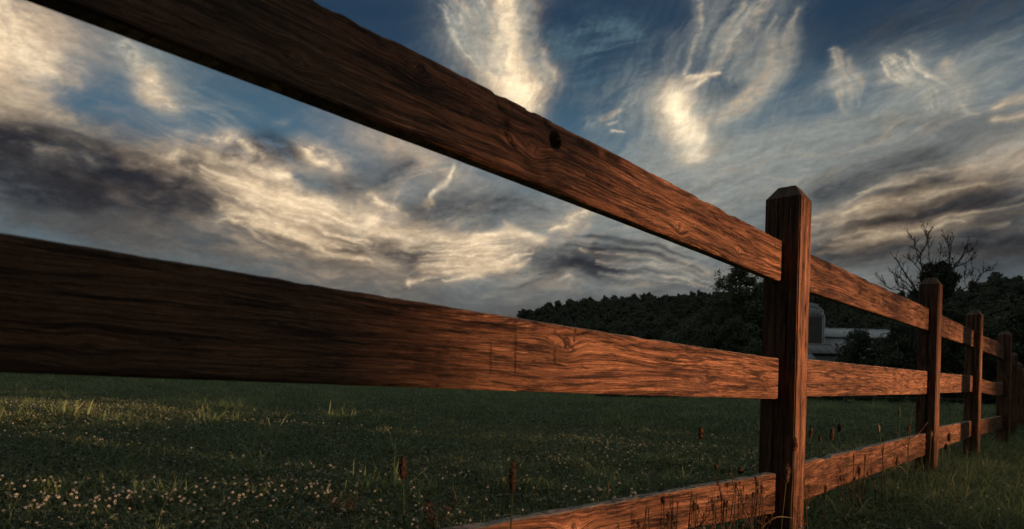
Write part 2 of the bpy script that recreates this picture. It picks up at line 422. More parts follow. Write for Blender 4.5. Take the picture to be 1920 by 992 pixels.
    L([(1868, 202), (1888, 190), (1912, 186)], [5, 7, 6], WARM, .95, .5, hot=CREAM); L([(1868, 230), (1915, 222)], [4, 5], WARM, .85, .5, hot=CREAM)
    patch(1590, 250, 130, 26, 2, PALE, .65, .6, .07, .4, 5)
    patch(1720, 290, 180, 22, 6, PALE, .5, .7, .06, .5, 8)
    fan([(1650, 120), (1690, 160), (1740, 215)], [(1700, 90), (1760, 150), (1830, 215)], 26, 6, PALE, .55, CREAM)
    fan([(1750, 110), (1775, 160), (1800, 210)], [(1800, 100), (1815, 150), (1830, 210)], 16, 6, PALE, .45, WARM)
    fan([(1560, 90), (1570, 150), (1575, 210)], [(1575, 80), (1625, 150), (1600, 200)], 14, 5, PALE, .55, WARM)
    cirrus(1700, 160, 200, 70, 10, 18, .6)
    cirrus(1760, 60, 220, 60, 10, 22, .35, GREY)
    cirrus(1500, 300, 430, 90, 6, 16, .5, PALE, .04, .24, WARM)
    cirrus(1200, 400, 300, 110, 8, 18, .5, PALE, .04, .25, WARM)
    # lower right: long slanting bands
    patch(1760, 400, 300, 120, 8, MIST, .95, .3, .05, .3, 12)
    L([(1540, 360), (1620, 335), (1720, 305), (1760, 300)], [16, 16, 18, 14], SLATE, .65, .7, .06, .5)
    L([(1630, 392), (1690, 368), (1760, 352), (1830, 352), (1850, 375)], [14, 30, 36, 28, 14], VIOLET, .95, .4, .06, .4)
    L([(1520, 405), (1600, 375), (1690, 330), (1770, 315)], [10, 8, 7, 6], PALE, .75, .8, .06, .7, hot=WARM)
    L([(1515, 436), (1590, 418), (1670, 400), (1710, 398)], [14, 14, 9, 5], WARM, .75, .7, .06, .5, hot=CREAM)
    L([(1800, 330), (1860, 305), (1940, 288)], [12, 18, 22], WARM, .7, .6, .06, .5)
    L([(1830, 300), (1940, 262)], [6, 10], PALE, .6, .7, .06, .5)
    L([(1690, 440), (1800, 418), (1940, 385)], [9, 12, 14], PALE, .5, .7, .05, .6)
    L([(1530, 470), (1660, 446), (1790, 440), (1940, 440)], [16, 22, 26, 30], VIOLET, .7, .7, .05, .5)
    L([(1780, 330), (1870, 360), (1940, 350)], [6, 9, 9], VIOLET, .5, .6, .06, .5)
    L([(1530, 500), (1640, 486), (1800, 470), (1940, 475)], [7, 8, 8, 10], BROWN, .8, .6, .05, .6)
    cirrus(1740, 400, 330, 120, 6, 14, .40, PALE, .03, .22, WARM)
    cirrus(1740, 430, 300, 100, 6, 12, .45, VIOLET, .03, .22)
    patch(1600, 530, 110, 30, 0, PALE, .55, .3, .05, .4, 5)
    patch(1860, 500, 120, 30, 5, VIOLET, .45, .5, .05, .4, 5)
    L([(-30, 250), (80, 275), (200, 315), (330, 350)], [16, 20, 22, 14], SLATE, .75, .9, .14, .5)
    L([(460, 415), (560, 440), (660, 470)], [10, 18, 14], SLATE, .7, .8, .14, .5)
    L([(720, 462), (800, 482), (880, 488)], [8, 15, 9], SLATE, .7, .8, .14, .5)
    L([(1640, 388), (1740, 355), (1835, 350)], [10, 22, 14], VIOLET, .7, .6, .08, .5)
    L([(1560, 470), (1700, 455), (1940, 440)], [10, 16, 24], VIOLET, .5, .8, .06, .6)
    L([(350, 305), (400, 325), (460, 350)], [8, 20, 12], SLATE, .85, .7, .14, .5)
    L([(240, 330), (330, 345), (420, 372)], [18, 22, 12], SLATE, .7, .7, .12, .4)
    L([(-20, 300), (80, 330), (180, 350)], [22, 26, 18], VIOLET, .7, .6, .10, .4)
    L([(530, 430), (600, 452), (660, 470)], [10, 18, 10], VIOLET, .6, .6, .12, .5)
    L([(760, 400), (850, 380), (950, 392)], [10, 14, 10], SLATE, .5, .7, .10, .4)
    L([(1000, 470), (1120, 505), (1260, 525)], [8, 12, 10], SLATE, .55, .7, .08, .5)
    L([(1266, 185), (1278, 215), (1292, 245), (1310, 285)], [9, 13, 12, 11], CREAM, .85, .45, .06, .5)
    L([(1286, 138), (1330, 134), (1362, 127)], [2, 3, 2], CREAM, .5, .5)
    L([(955, 40), (950, 100), (972, 165)], [16, 20, 16], CREAM, .45, .6, .05, .6)
    patch(1760, 30, 260, 50, 0, SLATE, .45, .5, .05, .3, 10)
    fan([(1040, 440), (1180, 450), (1330, 490)], [(1020, 500), (1160, 520), (1330, 545)], 30, 4, SLATE, .4)
    fan([(1530, 400), (1700, 370), (1930, 330)], [(1530, 500), (1700, 480), (1930, 460)], 18, 12, VIOLET, .35)
    fan([(1530, 380), (1700, 340), (1930, 280)], [(1530, 480), (1700, 450), (1930, 420)], 9, 8, WARM, .35, CREAM)
    fan([(1120, 470), (1230, 485), (1340, 515)], [(1130, 520), (1240, 530), (1340, 540)], 20, 3, PALE, .5, WARM)
    fan([(800, 440), (900, 440), (1010, 440)], [(780, 530), (880, 525), (1000, 490)], 34, 4, WARM, .5, CREAM)
    fan([(380, 300), (520, 350), (680, 400)], [(420, 400), (560, 450), (700, 500)], 40, 6, WARM, .45, CREAM)
    fan([(1180, 270), (1400, 250), (1600, 240)], [(1180, 420), (1400, 370), (1600, 330)], 22, 9, PALE, .35)
    # -- fine light and shade inside the clouds
    md = 1 + 0.16 * fbm((X * .97 + Y * .2) * .22, (Y * .97 - X * .2) * .75, 6, .62, 80) + 0.10 * fbm(X0 * 1.1, Y0 * 2.0, 5, .6, 84)
    C *= np.clip(md, .5, 1.5)[:, None]
    # deeper contrast of lit edges against shaded bases, clearer gaps of blue
    lum = C.mean(1) / np.maximum(A, 1e-3)
    C *= np.clip((lum / 0.25), .2, 4)[:, None] ** 0.25
    A2 = sstep(A, 0.05, 1.0) * 0.5 + A * 0.5
    C *= (A2 / np.maximum(A, 1e-3))[:, None]; A = A2
    def feather(ang, fa, fb, sd):
        c_, q_ = math.cos(R(ang)), math.sin(R(ang)); a_ = X * c_ + Y * q_; b_ = -X * q_ + Y * c_
        b_ = b_ + 1.2 * fbm(a_ * .08, b_ * .12, 3, .5, sd)
        return fbm(a_ * fa, b_ * fb, 6, .68, sd + 3)
    wv = sstep(Y0, 26, 40) * np.exp(-((X0 - 10) / 34) ** 2); wr = sstep(X0, 5, 25) * (1 - wv); wl = np.clip(1 - wv - wr, 0, 1)
    fe = wv * feather(72, .10, 1.1, 200) + wr * feather(14, .07, .9, 210) + wl * (.6 * feather(-12, .10, .8, 220) + .5 * fbm(X * .55, Y * 1.1, 6, .68, 225))
    C *= np.clip(1 + .34 * fe, .5, 1.6)[:, None]
    A3 = np.clip(A * (1 + .50 * fe * (1 - A)), 0, 1); C *= (A3 / np.maximum(A, 1e-3))[:, None]; A = A3
    C *= SKYF
    return C.reshape(*shp, 3), A.reshape(shp)
# ------------------------------------------------------------------ mesh helpers
def mesh_np(name, co, faces, mat=None, smooth=False, mats=None, midx=None):
    """faces: array (n,3) or (n,4), or a list of such arrays"""
    me = bpy.data.meshes.new(name)
    fl = faces if isinstance(faces, list) else [faces]
    fl = [np.asarray(f, np.int32) for f in fl if len(f)]
    loops = np.concatenate([f.ravel() for f in fl])
    tot = np.concatenate([np.full(len(f), f.shape[1]) for f in fl])
    start = np.concatenate([[0], np.cumsum(tot)[:-1]])
    me.vertices.add(len(co)); me.vertices.foreach_set('co', np.asarray(co, np.float32).ravel())
    me.loops.add(len(loops)); me.loops.foreach_set('vertex_index', loops.astype(np.int32))
    me.polygons.add(len(tot)); me.polygons.foreach_set('loop_start', start.astype(np.int32))
    for m_ in (mats or ([mat] if mat else [])): me.materials.append(m_)
    if midx is not None: me.polygons.foreach_set('material_index', np.asarray(midx, np.int32))
    if smooth: me.polygons.foreach_set('use_smooth', np.ones(len(tot), bool))
    me.update(calc_edges=True)
    return me
class MB:
    """collects pieces, then builds ONE mesh"""
    def __init__(s): s.co = []; s.q = []; s.t = []; s.n = 0; s.mi = []; s.mt = []
    def add(s, co, quads=(), tris=(), mi=0):
        co = np.asarray(co, float).reshape(-1, 3)
        s.co.append(co)
        if len(quads): s.q.append(np.asarray(quads, int).reshape(-1, 4) + s.n); s.mi += [mi] * len(s.q[-1])
        if len(tris): s.t.append(np.asarray(tris, int).reshape(-1, 3) + s.n); s.mt += [mi] * len(s.t[-1])
        s.n += len(co)
    def box(s, c, size, rz=0.0, mi=0, rx=0.0):
        x, y, z = [v / 2 for v in size]
        p = np.array([(i * x, j * y, k * z) for k in (-1, 1) for i, j in ((-1, -1), (1, -1), (1, 1), (-1, 1))])
        if rx: p = p @ np.array(Matrix.Rotation(rx, 3, 'X')).T
        if rz: p = p @ np.array(Matrix.Rotation(rz, 3, 'Z')).T
        s.add(p + np.array(c), [(3, 2, 1, 0), (4, 5, 6, 7), (0, 1, 5, 4), (1, 2, 6, 5), (2, 3, 7, 6), (3, 0, 4, 7)], mi=mi)
    def tube(s, pts, rad, k=6, mi=0):
        pts = np.asarray(pts, float); rad = np.broadcast_to(rad, (len(pts),))
        rings = []
        for i in range(len(pts)):
            d = pts[min(i + 1, len(pts) - 1)] - pts[max(i - 1, 0)]; d = d / (np.linalg.norm(d) + 1e-9)
            a = np.cross(d, (0.0, 0.3, 1.0) if abs(d[2]) < 0.9 else (1.0, 0.1, 0.0)); a /= np.linalg.norm(a); b = np.cross(d, a)
            th = np.arange(k) * 2 * math.pi / k
            rings.append(pts[i] + rad[i] * (np.cos(th)[:, None] * a + np.sin(th)[:, None] * b))
        q = [(i * k + j, i * k + (j + 1) % k, (i + 1) * k + (j + 1) % k, (i + 1) * k + j) for i in range(len(pts) - 1) for j in range(k)]
        n = len(pts) * k
        tr = [(n, (j + 1) % k, j) for j in range(k)] + [(n + 1, (len(pts) - 1) * k + j, (len(pts) - 1) * k + (j + 1) % k) for j in range(k)]
        s.add(np.vstack(rings + [pts[:1], pts[-1:]]), q, tr, mi)
    def lathe(s, c, prof, k=16, mi=0):
        th = np.arange(k) * 2 * math.pi / k
        p = np.vstack([np.stack([c[0] + r_ * np.cos(th), c[1] + r_ * np.sin(th), np.full(k, c[2] + z_)], 1) for r_, z_ in prof])
        q = [(i * k + j, i * k + (j + 1) % k, (i + 1) * k + (j + 1) % k, (i + 1) * k + j) for i in range(len(prof) - 1) for j in range(k)]
        s.add(p, q, mi=mi)
    def leaves(s, c, size, rng, mi=0, flat=0.0, aspect=1.0):
        """one small quad per centre, turned at random"""
        c = np.asarray(c, float); n = len(c)
        a = rng.normal(size=(n, 3)); a[:, 2] *= (1 - flat); a /= np.linalg.norm(a, axis=1)[:, None]
        b = rng.normal(size=(n, 3)); b[:, 2] *= (1 - flat); b -= (a * b).sum(1)[:, None] * a; b /= np.linalg.norm(b, axis=1)[:, None] + 1e-9
        sz = (size * rng.uniform(.55, 1.35, n))[:, None]
        bend = np.cross(a, b) * sz * 0.35
        co = np.stack([c - a * sz * aspect, c - b * sz * .55 + bend, c + a * sz * aspect, c + b * sz * .55 + bend], 1).reshape(-1, 3)
        s.add(co, np.arange(n * 4).reshape(-1, 4), mi=mi)
    def build(s, name, mats, parent=None, smooth=False, loc=None):
        co = np.vstack(s.co)
        if loc is not None: co = co - np.array(loc)
        fl = ([np.vstack(s.q)] if s.q else []) + ([np.vstack(s.t)] if s.t else [])
        mats = mats if isinstance(mats, list) else [mats]
        me = mesh_np(name, co, fl, mats=mats, midx=s.mi + s.mt, smooth=smooth)
        o = bpy.data.objects.new(name, me); COL.objects.link(o)
        if loc is not None: o.location = loc
        if parent is not None: o.parent = parent
        return o
def empty(name, loc=(0, 0, 0)):
    o = bpy.data.objects.new(name, None); COL.objects.link(o); o.location = loc; o.empty_display_size = 0.1
    return o
def tag(o, label=None, cat=None, group=None, kind=None):
    if label: o['label'] = label
    if cat: o['category'] = cat
    if group: o['group'] = group
    if kind: o['kind'] = kind
    return o

# ------------------------------------------------------------------ materials
def new_mat(name):
    mt = bpy.data.materials.new(name); mt.use_nodes = True
    t = mt.node_tree; t.nodes.clear(); g = NT(t)
    b = g.n('ShaderNodeBsdfPrincipled'); t.links.new(b.outputs[0], g.n('ShaderNodeOutputMaterial').inputs[0])
    return mt, g, b
def wood_mat(name='stained wood', k=1.0):
    mt, g, b = new_mat(name)
    w = g.n('ShaderNodeAttribute', attribute_name='wc').outputs['Vector']
    dk = g.attr('dk')
    al, gr, sd = g.sep(w)                                   # metres along, grain height in cm, metres sideways
    N = lambda a, b_, c=0.0, d=4, r=0.6: g.noise(g.xyz(g.mul(al, a), g.mul(gr, b_), c), 1.0, d, r)
    warp = g.sub(N(2.6, .30, sd, 3, .5), 0.5)
    warp2 = g.sub(N(14.0, .9, 3.3, 3, .6), 0.5)
    gw = g.add(g.add(gr, g.mul(warp, 2.2)), g.mul(warp2, 0.35))
    W = lambda a, b_, c=0.0, d=4, r=0.6: g.noise(g.xyz(g.mul(al, a), g.mul(gw, b_), c), 1.0, d, r)
    # irregular late-wood bands (ridged noise, not a wave), torn by the fibre
    rag = g.sub(W(34.0, 5.0, 1.0, 4, .7), 0.5)
    bn = g.noise(g.xyz(g.mul(al, 1.1), g.add(g.mul(gw, 1.35), g.mul(rag, 0.55)), 5.0), 1.0, 2, 0.5)
    band = g.ramp(g.m('ABSOLUTE', g.sub(bn, 0.5)), 0.0, 0.085, 1.0, 0.0)
    bn2 = g.noise(g.xyz(g.mul(al, 1.6), g.add(g.mul(gw, 3.1), g.mul(rag, 0.8)), 8.0), 1.0, 2, 0.5)
    band2 = g.ramp(g.m('ABSOLUTE', g.sub(bn2, 0.5)), 0.0, 0.07, 1.0, 0.0)
    vis = g.ramp(N(1.9, .28, 4.4, 4, .6), 0.36, 0.60)
    fib = W(11.0, 8.0, sd, 6, .72)
    fib2 = W(42.0, 24.0, sd, 3, .75)
    pit = N(160.0, 14.0, 0.5, 2, .6)
    crk = W(4.0, 3.2, 9.0, 4, .6)
    crack = g.ramp(g.m('ABSOLUTE', g.sub(crk, 0.5)), 0.0, 0.016, 1.0, 0.0)
    crack = g.mul(crack, g.ramp(N(1.7, .3, 1.0, 3, .5), 0.44, 0.60))
    blot = W(5.5, .75, 2.0, 6, .70)
    stain = g.mul(g.ramp(blot, 0.49, 0.60), g.ramp(fib, 0.66, 0.40, 0.15, 1.0))
    fade = N(1.3, .16, 7.0, 4, .6)
    saw = N(130.0, 0.25, 0.0, 3, .6)
    base = g.mix(g.ramp(fib, 0.34, 0.66), (0.149 * k, 0.057 * k, 0.030 * k), (0.408 * k, 0.180 * k, 0.092 * k))
    base = g.mix(g.ramp(fade, 0.42, 0.68, 0.0, 0.45), base, (0.441 * k, 0.213 * k, 0.108 * k))
    base = g.mix(g.ramp(fade, 0.50, 0.30, 0.0, 0.55), base, (0.154 * k, 0.071 * k, 0.046 * k))
    base = g.mix(g.ramp(g.add(g.mul(fib2, 0.6), g.mul(fib, 0.4)), 0.50, 0.64, 0.0, 0.85), base, (0.683 * k, 0.386 * k, 0.238 * k))
    base = g.mix(g.m('MULTIPLY', g.add(g.mul(g.mul(band, vis), 0.72), g.mul(band2, 0.30)), 0.92, clamp=True), base, (0.050 * k, 0.020 * k, 0.013 * k))
    base = g.mix(g.mul(stain, 0.88), base, (0.018, 0.013, 0.011))
    base = g.mix(crack, base, (0.004, 0.002, 0.0015))
    base = g.mix(g.ramp(pit, 0.60, 0.68, 0.0, 0.75), base, (0.03, 0.012, 0.008))
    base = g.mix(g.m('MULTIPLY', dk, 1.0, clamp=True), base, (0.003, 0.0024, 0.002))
    # weathered, lichen-grey upper surfaces
    nz = g.sep(g.n('ShaderNodeNewGeometry').outputs['Normal'])[2]
    wth = g.mul(g.ramp(nz, 0.45, 0.85), g.ramp(g.noise(g.xyz(g.mul(al, 60.0), g.mul(gr, 3.0), g.mul(sd, 90.0)), 1.0, 4, 0.7), 0.3, 0.6, 0.45, 1.0))
    base = g.mix(wth, base, g.mix(g.ramp(g.noise(g.xyz(g.mul(al, 40.0), g.mul(sd, 120.0), 3.0), 1.0, 4, 0.7), 0.4, 0.6), (0.07, 0.062, 0.055), (0.26, 0.26, 0.235)))
    g.put(b.inputs['Base Color'], base)
    h = g.add(g.mul(fib, 0.9), g.mul(fib2, 0.45))
    h = g.sub(h, g.mul(g.mul(band, vis), 0.55))
    h = g.sub(h, g.mul(band2, 0.25))
    h = g.sub(h, g.mul(crack, 1.6))
    h = g.add(h, g.mul(saw, 0.22))
    h = g.sub(h, g.mul(stain, 0.5))
    g.put(b.inputs['Normal'], g.bump(h, 1.0, 0.0058))
    g.put(b.inputs['Roughness'], g.ramp(fib, 0.2, 0.8, 0.55, 0.75))
    b.inputs['Specular IOR Level'].default_value = 0.22
    return mt
WOOD = wood_mat('stained wood', 1.12)

def leaf_mat(name, c1, c2, c3=None, trans=0.25, rough=0.6, scale=1.5, spec=0.2):
    """foliage: colour drifts from clump to clump and leaf to leaf"""
    mt = bpy.data.materials.new(name); mt.use_nodes = True
    t = mt.node_tree; t.nodes.clear(); g = NT(t)
    geo = g.n('ShaderNodeNewGeometry')
    rnd = geo.outputs['Random Per Island']
    oi = g.n('ShaderNodeObjectInfo').outputs['Random']
    cl = g.add(g.mul(g.noise(geo.outputs['Position'], scale, 3, 0.6), 0.5), g.mul(g.noise(geo.outputs['Position'], scale * .18, 4, 0.65), 0.5))
    f = g.m('MULTIPLY', g.add(g.add(g.mul(rnd, 0.55), g.mul(oi, 0.35)), g.mul(g.sub(cl, 0.40), 2.2)), 0.8, clamp=True)
    col = g.mix(f, c1, c2)
    if c3: col = g.mix(g.ramp(rnd, 0.88, 0.94), col, c3)
    b = g.n('ShaderNodeBsdfPrincipled'); g.put(b.inputs['Base Color'], col)
    b.inputs['Roughness'].default_value = rough; b.inputs['Specular IOR Level'].default_value = spec
    tr = g.n('ShaderNodeBsdfTranslucent'); g.put(tr.inputs[0], col)
    mx = g.n('ShaderNodeMixShader'); mx.inputs[0].default_value = trans
    t.links.new(b.outputs[0], mx.inputs[1]); t.links.new(tr.outputs[0], mx.inputs[2])
    t.links.new(mx.outputs[0], g.n('ShaderNodeOutputMaterial').inputs[0])
    return mt
def plain(name, col, rough=0.7, nscale=8.0, amt=0.3, metal=0.0, bump=0.0):
    mt, g, b = new_mat(name)
    p = g.n('ShaderNodeTexCoord').outputs['Object']
    n_ = g.noise(p, nscale, 5, 0.65)
    g.put(b.inputs['Base Color'], g.mix(g.ramp(n_, 0.3, 0.7, 0.0, 1.0), [c * (1 - amt) for c in col], [min(1, c * (1 + amt)) for c in col]))
    b.inputs['Roughness'].default_value = rough; b.inputs['Metallic'].default_value = metal
    if bump: g.put(b.inputs['Normal'], g.bump(n_, bump, 0.02))
    return mt
GRASS = leaf_mat('grass blade', (0.062, 0.086, 0.042), (0.240, 0.285, 0.130), (0.24, 0.23, 0.15), 0.42, 0.55, 1.1, 0.25)
LUSH = leaf_mat('lush grass blade', (0.058, 0.094, 0.040), (0.235, 0.300, 0.125), (0.28, 0.28, 0.18), 0.45, 0.5, 1.6, 0.3)
CLOVER = leaf_mat('clover leaf', (0.045, 0.072, 0.042), (0.110, 0.145, 0.085), None, 0.2, 0.6, 1.1)
DRYG = leaf_mat('dry stalk', (0.16, 0.11, 0.06), (0.30, 0.22, 0.13), None, 0.2, 0.7)
RUST = leaf_mat('rust red seed head', (0.036, 0.024, 0.017), (0.095, 0.062, 0.042), None, 0.2, 0.8)
SEEDH = leaf_mat('brown seed head', (0.035, 0.022, 0.014), (0.11, 0.06, 0.035), None, 0.1, 0.8)
STALK = leaf_mat('green stalk', (0.035, 0.055, 0.02), (0.08, 0.10, 0.04), None, 0.15, 0.6)
PETAL = leaf_mat('white clover petal', (0.45, 0.45, 0.41), (0.66, 0.65, 0.60), (0.30, 0.22, 0.18), 0.3, 0.7)
TREEL = leaf_mat('tree leaf', (0.042, 0.055, 0.034), (0.092, 0.115, 0.065), None, 0.18, 0.65, 0.25)
TREED = leaf_mat('dark tree leaf', (0.026, 0.034, 0.022), (0.055, 0.070, 0.042), None, 0.12, 0.7, 0.3)
HILLL = leaf_mat('hill wood leaf', (0.045, 0.055, 0.042), (0.095, 0.112, 0.075), None, 0.10, 0.75, 0.03)
BARK = plain('bark', (0.050, 0.042, 0.036), 0.9, 6, 0.4, bump=0.5)
PALEBARK = plain('pale bark', (0.30, 0.28, 0.25), 0.9, 6, 0.3)

def build_sky():
    az = np.concatenate([np.arange(-314.16, -72, 4.0), np.arange(-70, 70, 0.17), np.arange(72, 314.16, 4.0)])
    el = np.concatenate([np.array([-14, -6, -2]), np.arange(0, 60, 0.17), np.linspace(61, 400, 26), np.array([4000.0])])
    A, E = np.meshgrid(az, el)
    C, cov = clouds(A, E)
    C = np.where(cov[..., None] > 1e-3, C / np.maximum(cov[..., None], 1e-3), C)
    # the sun stands in a clear gap of the cloud
    th, ph = A / K, np.arctan(E / K)
    d = np.stack([np.sin(th) * np.cos(ph), np.cos(th) * np.cos(ph), np.sin(ph)], -1)
    ang = np.degrees(np.arccos(np.clip(d @ np.array(to_sun), -1, 1)))
    cov = cov * sstep(ang, 13, 22)
    RAD = 3000.0
    n, m = E.shape
    co = (d * RAD).reshape(-1, 3)
    i, j = np.meshgrid(np.arange(n - 1), np.arange(m), indexing='ij')
    jn = (j + 1) % m
    q = np.stack([i * m + j, i * m + jn, (i + 1) * m + jn, (i + 1) * m + j], -1).reshape(-1, 4)
    me = mesh_np('sky', co, q)
    ca = me.attributes.new('cloud', 'FLOAT_COLOR', 'POINT')
    ca.data.foreach_set('color', np.concatenate([C.reshape(-1, 3), cov.reshape(-1, 1)], 1).astype(np.float32).ravel())
    mt = bpy.data.materials.new('cloud layer'); mt.use_nodes = True
    t = mt.node_tree; t.nodes.clear(); g = NT(t)
    at = g.n('ShaderNodeAttribute', attribute_name='cloud')
    dirn = g.v('NORMALIZE', g.n('ShaderNodeNewGeometry').outputs['Position'])
    grain = g.noise(g.v('MULTIPLY', dirn, (60, 60, 150)), 1.0, 5, 0.65, 0.5)
    col = g.v('SCALE', at.outputs['Color'], scale=g.ramp(grain, 0.2, 0.8, 0.86, 1.14, False))
    em = g.n('ShaderNodeEmission'); g.put(em.inputs[0], col); em.inputs[1].default_value = 1.0
    tr = g.n('ShaderNodeBsdfTransparent'); mx = g.n('ShaderNodeMixShader')
    g.put(mx.inputs[0], at.outputs['Alpha']); t.links.new(tr.outputs[0], mx.inputs[1]); t.links.new(em.outputs[0], mx.inputs[2])
    t.links.new(mx.outputs[0], g.n('ShaderNodeOutputMaterial').inputs[0])
    mt.cycles.emission_sampling = 'NONE'
    me.materials.append(mt)
    me.polygons.foreach_set('use_smooth', np.ones(len(me.polygons), bool))
    o = bpy.data.objects.new('sky', me); COL.objects.link(o); o['kind'] = 'structure'
build_sky()
# ------------------------------------------------------------------ ground and hill
def hill_h(X, Y):
    r = np.hypot(X, Y); a = np.degrees(np.arctan2(X, Y))
    crest = np.interp(a, [-60, -14, -8, -3, 0, .7, 2.5, 6.1, 9.7, 14.7, 19.9, 26, 31.9, 33, 34.7, 36.4, 50, 62, 78, 84, 92, 112, 118.8, 120, 124, 125.2, 150, 165, 180],
                      [0, 0, .5, 3.0, 4.9, 5.5, 6.1, 6.75, 7.15, 7.35, 7.45, 7.3, 6.9, 7.2, 7.9, 7.75, 7.5, 5.0, 0, 8, 16, 16, 16, 0, 0, 16, 16, 6, 0])  # beyond the right-hand hill: unseen ridge added to block the sun, notched towards it
    H = np.tan(np.radians(crest)) * 360 - 5.5 * (crest > 1) * np.clip((crest - 1) / 3, 0, 1)
    H = np.maximum(H, 0)
    return H * sstep(r, 112, 360)
def ground_h(X, Y):
    X = np.asarray(X, float); Y = np.asarray(Y, float)
    z = hill_h(X, Y)
    z = z + 1.6 * sstep(-X + 0.25 * Y, 4, 70) * sstep(np.hypot(X, Y), 12, 90)       # the field climbs gently to the left
    z = z + 0.035 * fbm(X * .35, Y * .35, 3, .5, 31) * sstep(np.hypot(X, Y), 3.0, 8) + 0.25 * fbm(X * .03, Y * .03, 2, .5, 33) * sstep(np.hypot(X, Y), 25, 80)
    return z - 0.07
def build_ground():
    rr_ = np.concatenate([[0.0], np.geomspace(0.4, 3200, 150)])
    aa = np.radians(np.concatenate([np.arange(-50, 60, 0.75), np.arange(60, 112, 4.0), np.arange(112, 132, 0.6), np.arange(132, 310, 5.0)]))
    Rr, Aa = np.meshgrid(rr_, aa, indexing='ij')
    X, Y = Rr * np.sin(Aa), Rr * np.cos(Aa)
    co = np.stack([X, Y, ground_h(X, Y)], -1).reshape(-1, 3)
    n, m = X.shape
    i, j = np.meshgrid(np.arange(n - 1), np.arange(m), indexing='ij'); jn = (j + 1) % m
    q = np.stack([i * m + j, (i + 1) * m + j, (i + 1) * m + jn, i * m + jn], -1).reshape(-1, 4)
    mt, g, b = new_mat('field soil and turf')
    p = g.n('ShaderNodeNewGeometry').outputs['Position']
    n1 = g.noise(p, 1.3, 6, 0.65); n2 = g.noise(p, 14.0, 5, 0.7); n3 = g.noise(p, 0.12, 4, 0.6)
    c = g.mix(g.ramp(n2, 0.35, 0.65), (0.030, 0.046, 0.024), (0.085, 0.118, 0.055))
    c = g.mix(g.ramp(n1, 0.4, 0.7, 0.0, 0.6), c, (0.095, 0.11, 0.055))
    c = g.mix(g.ramp(n3, 0.4, 0.7, 0.0, 0.4), c, (0.06, 0.08, 0.042))
    g.put(b.inputs['Base Color'], c); b.inputs['Roughness'].default_value = 0.95; b.inputs['Specular IOR Level'].default_value = 0.1
    g.put(b.inputs['Normal'], g.bump(g.add(n2, n1), 0.8, 0.04))
    me = mesh_np('field', co, q, mt, smooth=True)
    o = bpy.data.objects.new('field', me); COL.objects.link(o); o['kind'] = 'structure'
build_ground()

# ------------------------------------------------------------------ instancing of what nobody can count
PROTO = {}
def proto_collection(name, objs):
    c = bpy.data.collections.new(name)
    for o in objs:
        for u in list(o.users_collection): u.objects.unlink(o)
        c.objects.link(o)
    return c
def scatter(name, pos, rot, scl, idx, coll):
    """one stuff object: prototypes of `coll` instanced on a point mesh"""
    me = bpy.data.meshes.new(name)
    me.vertices.add(len(pos)); me.vertices.foreach_set('co', np.asarray(pos, np.float32).ravel())
    for nm, ty, key, val in (('rot', 'FLOAT_VECTOR', 'vector', rot), ('scl', 'FLOAT_VECTOR', 'vector', scl), ('pick', 'INT', 'value', idx)):
        a = me.attributes.new(nm, ty, 'POINT'); a.data.foreach_set(key, np.asarray(val, np.int32 if ty == 'INT' else np.float32).ravel())
    o = bpy.data.objects.new(name, me); COL.objects.link(o)
    gt = bpy.data.node_groups.new(name, 'GeometryNodeTree')
    gt.interface.new_socket('Geometry', in_out='INPUT', socket_type='NodeSocketGeometry')
    gt.interface.new_socket('Geometry', in_out='OUTPUT', socket_type='NodeSocketGeometry')
    gi, go = gt.nodes.new('NodeGroupInput'), gt.nodes.new('NodeGroupOutput')
    ip = gt.nodes.new('GeometryNodeInstanceOnPoints'); ci = gt.nodes.new('GeometryNodeCollectionInfo')
    ci.inputs['Collection'].default_value = coll; ci.inputs['Separate Children'].default_value = True; ci.inputs['Reset Children'].default_value = True
    def na(nm, ty):
        nd = gt.nodes.new('GeometryNodeInputNamedAttribute'); nd.data_type = ty; nd.inputs['Name'].default_value = nm
        return [s_ for s_ in nd.outputs if s_.enabled and s_.name == 'Attribute'][0]
    l = gt.links.new
    l(gi.outputs[0], ip.inputs['Points']); l(ci.outputs[0], ip.inputs['Instance']); ip.inputs['Pick Instance'].default_value = True
    l(na('pick', 'INT'), ip.inputs['Instance Index'])
    e2r = gt.nodes.new('FunctionNodeEulerToRotation'); l(na('rot', 'FLOAT_VECTOR'), e2r.inputs[0]); l(e2r.outputs[0], ip.inputs['Rotation'])
    l(na('scl', 'FLOAT_VECTOR'), ip.inputs['Scale'])
    l(ip.outputs[0], go.inputs[0])
    md = o.modifiers.new('scatter', 'NODES'); md.node_group = gt
    return o

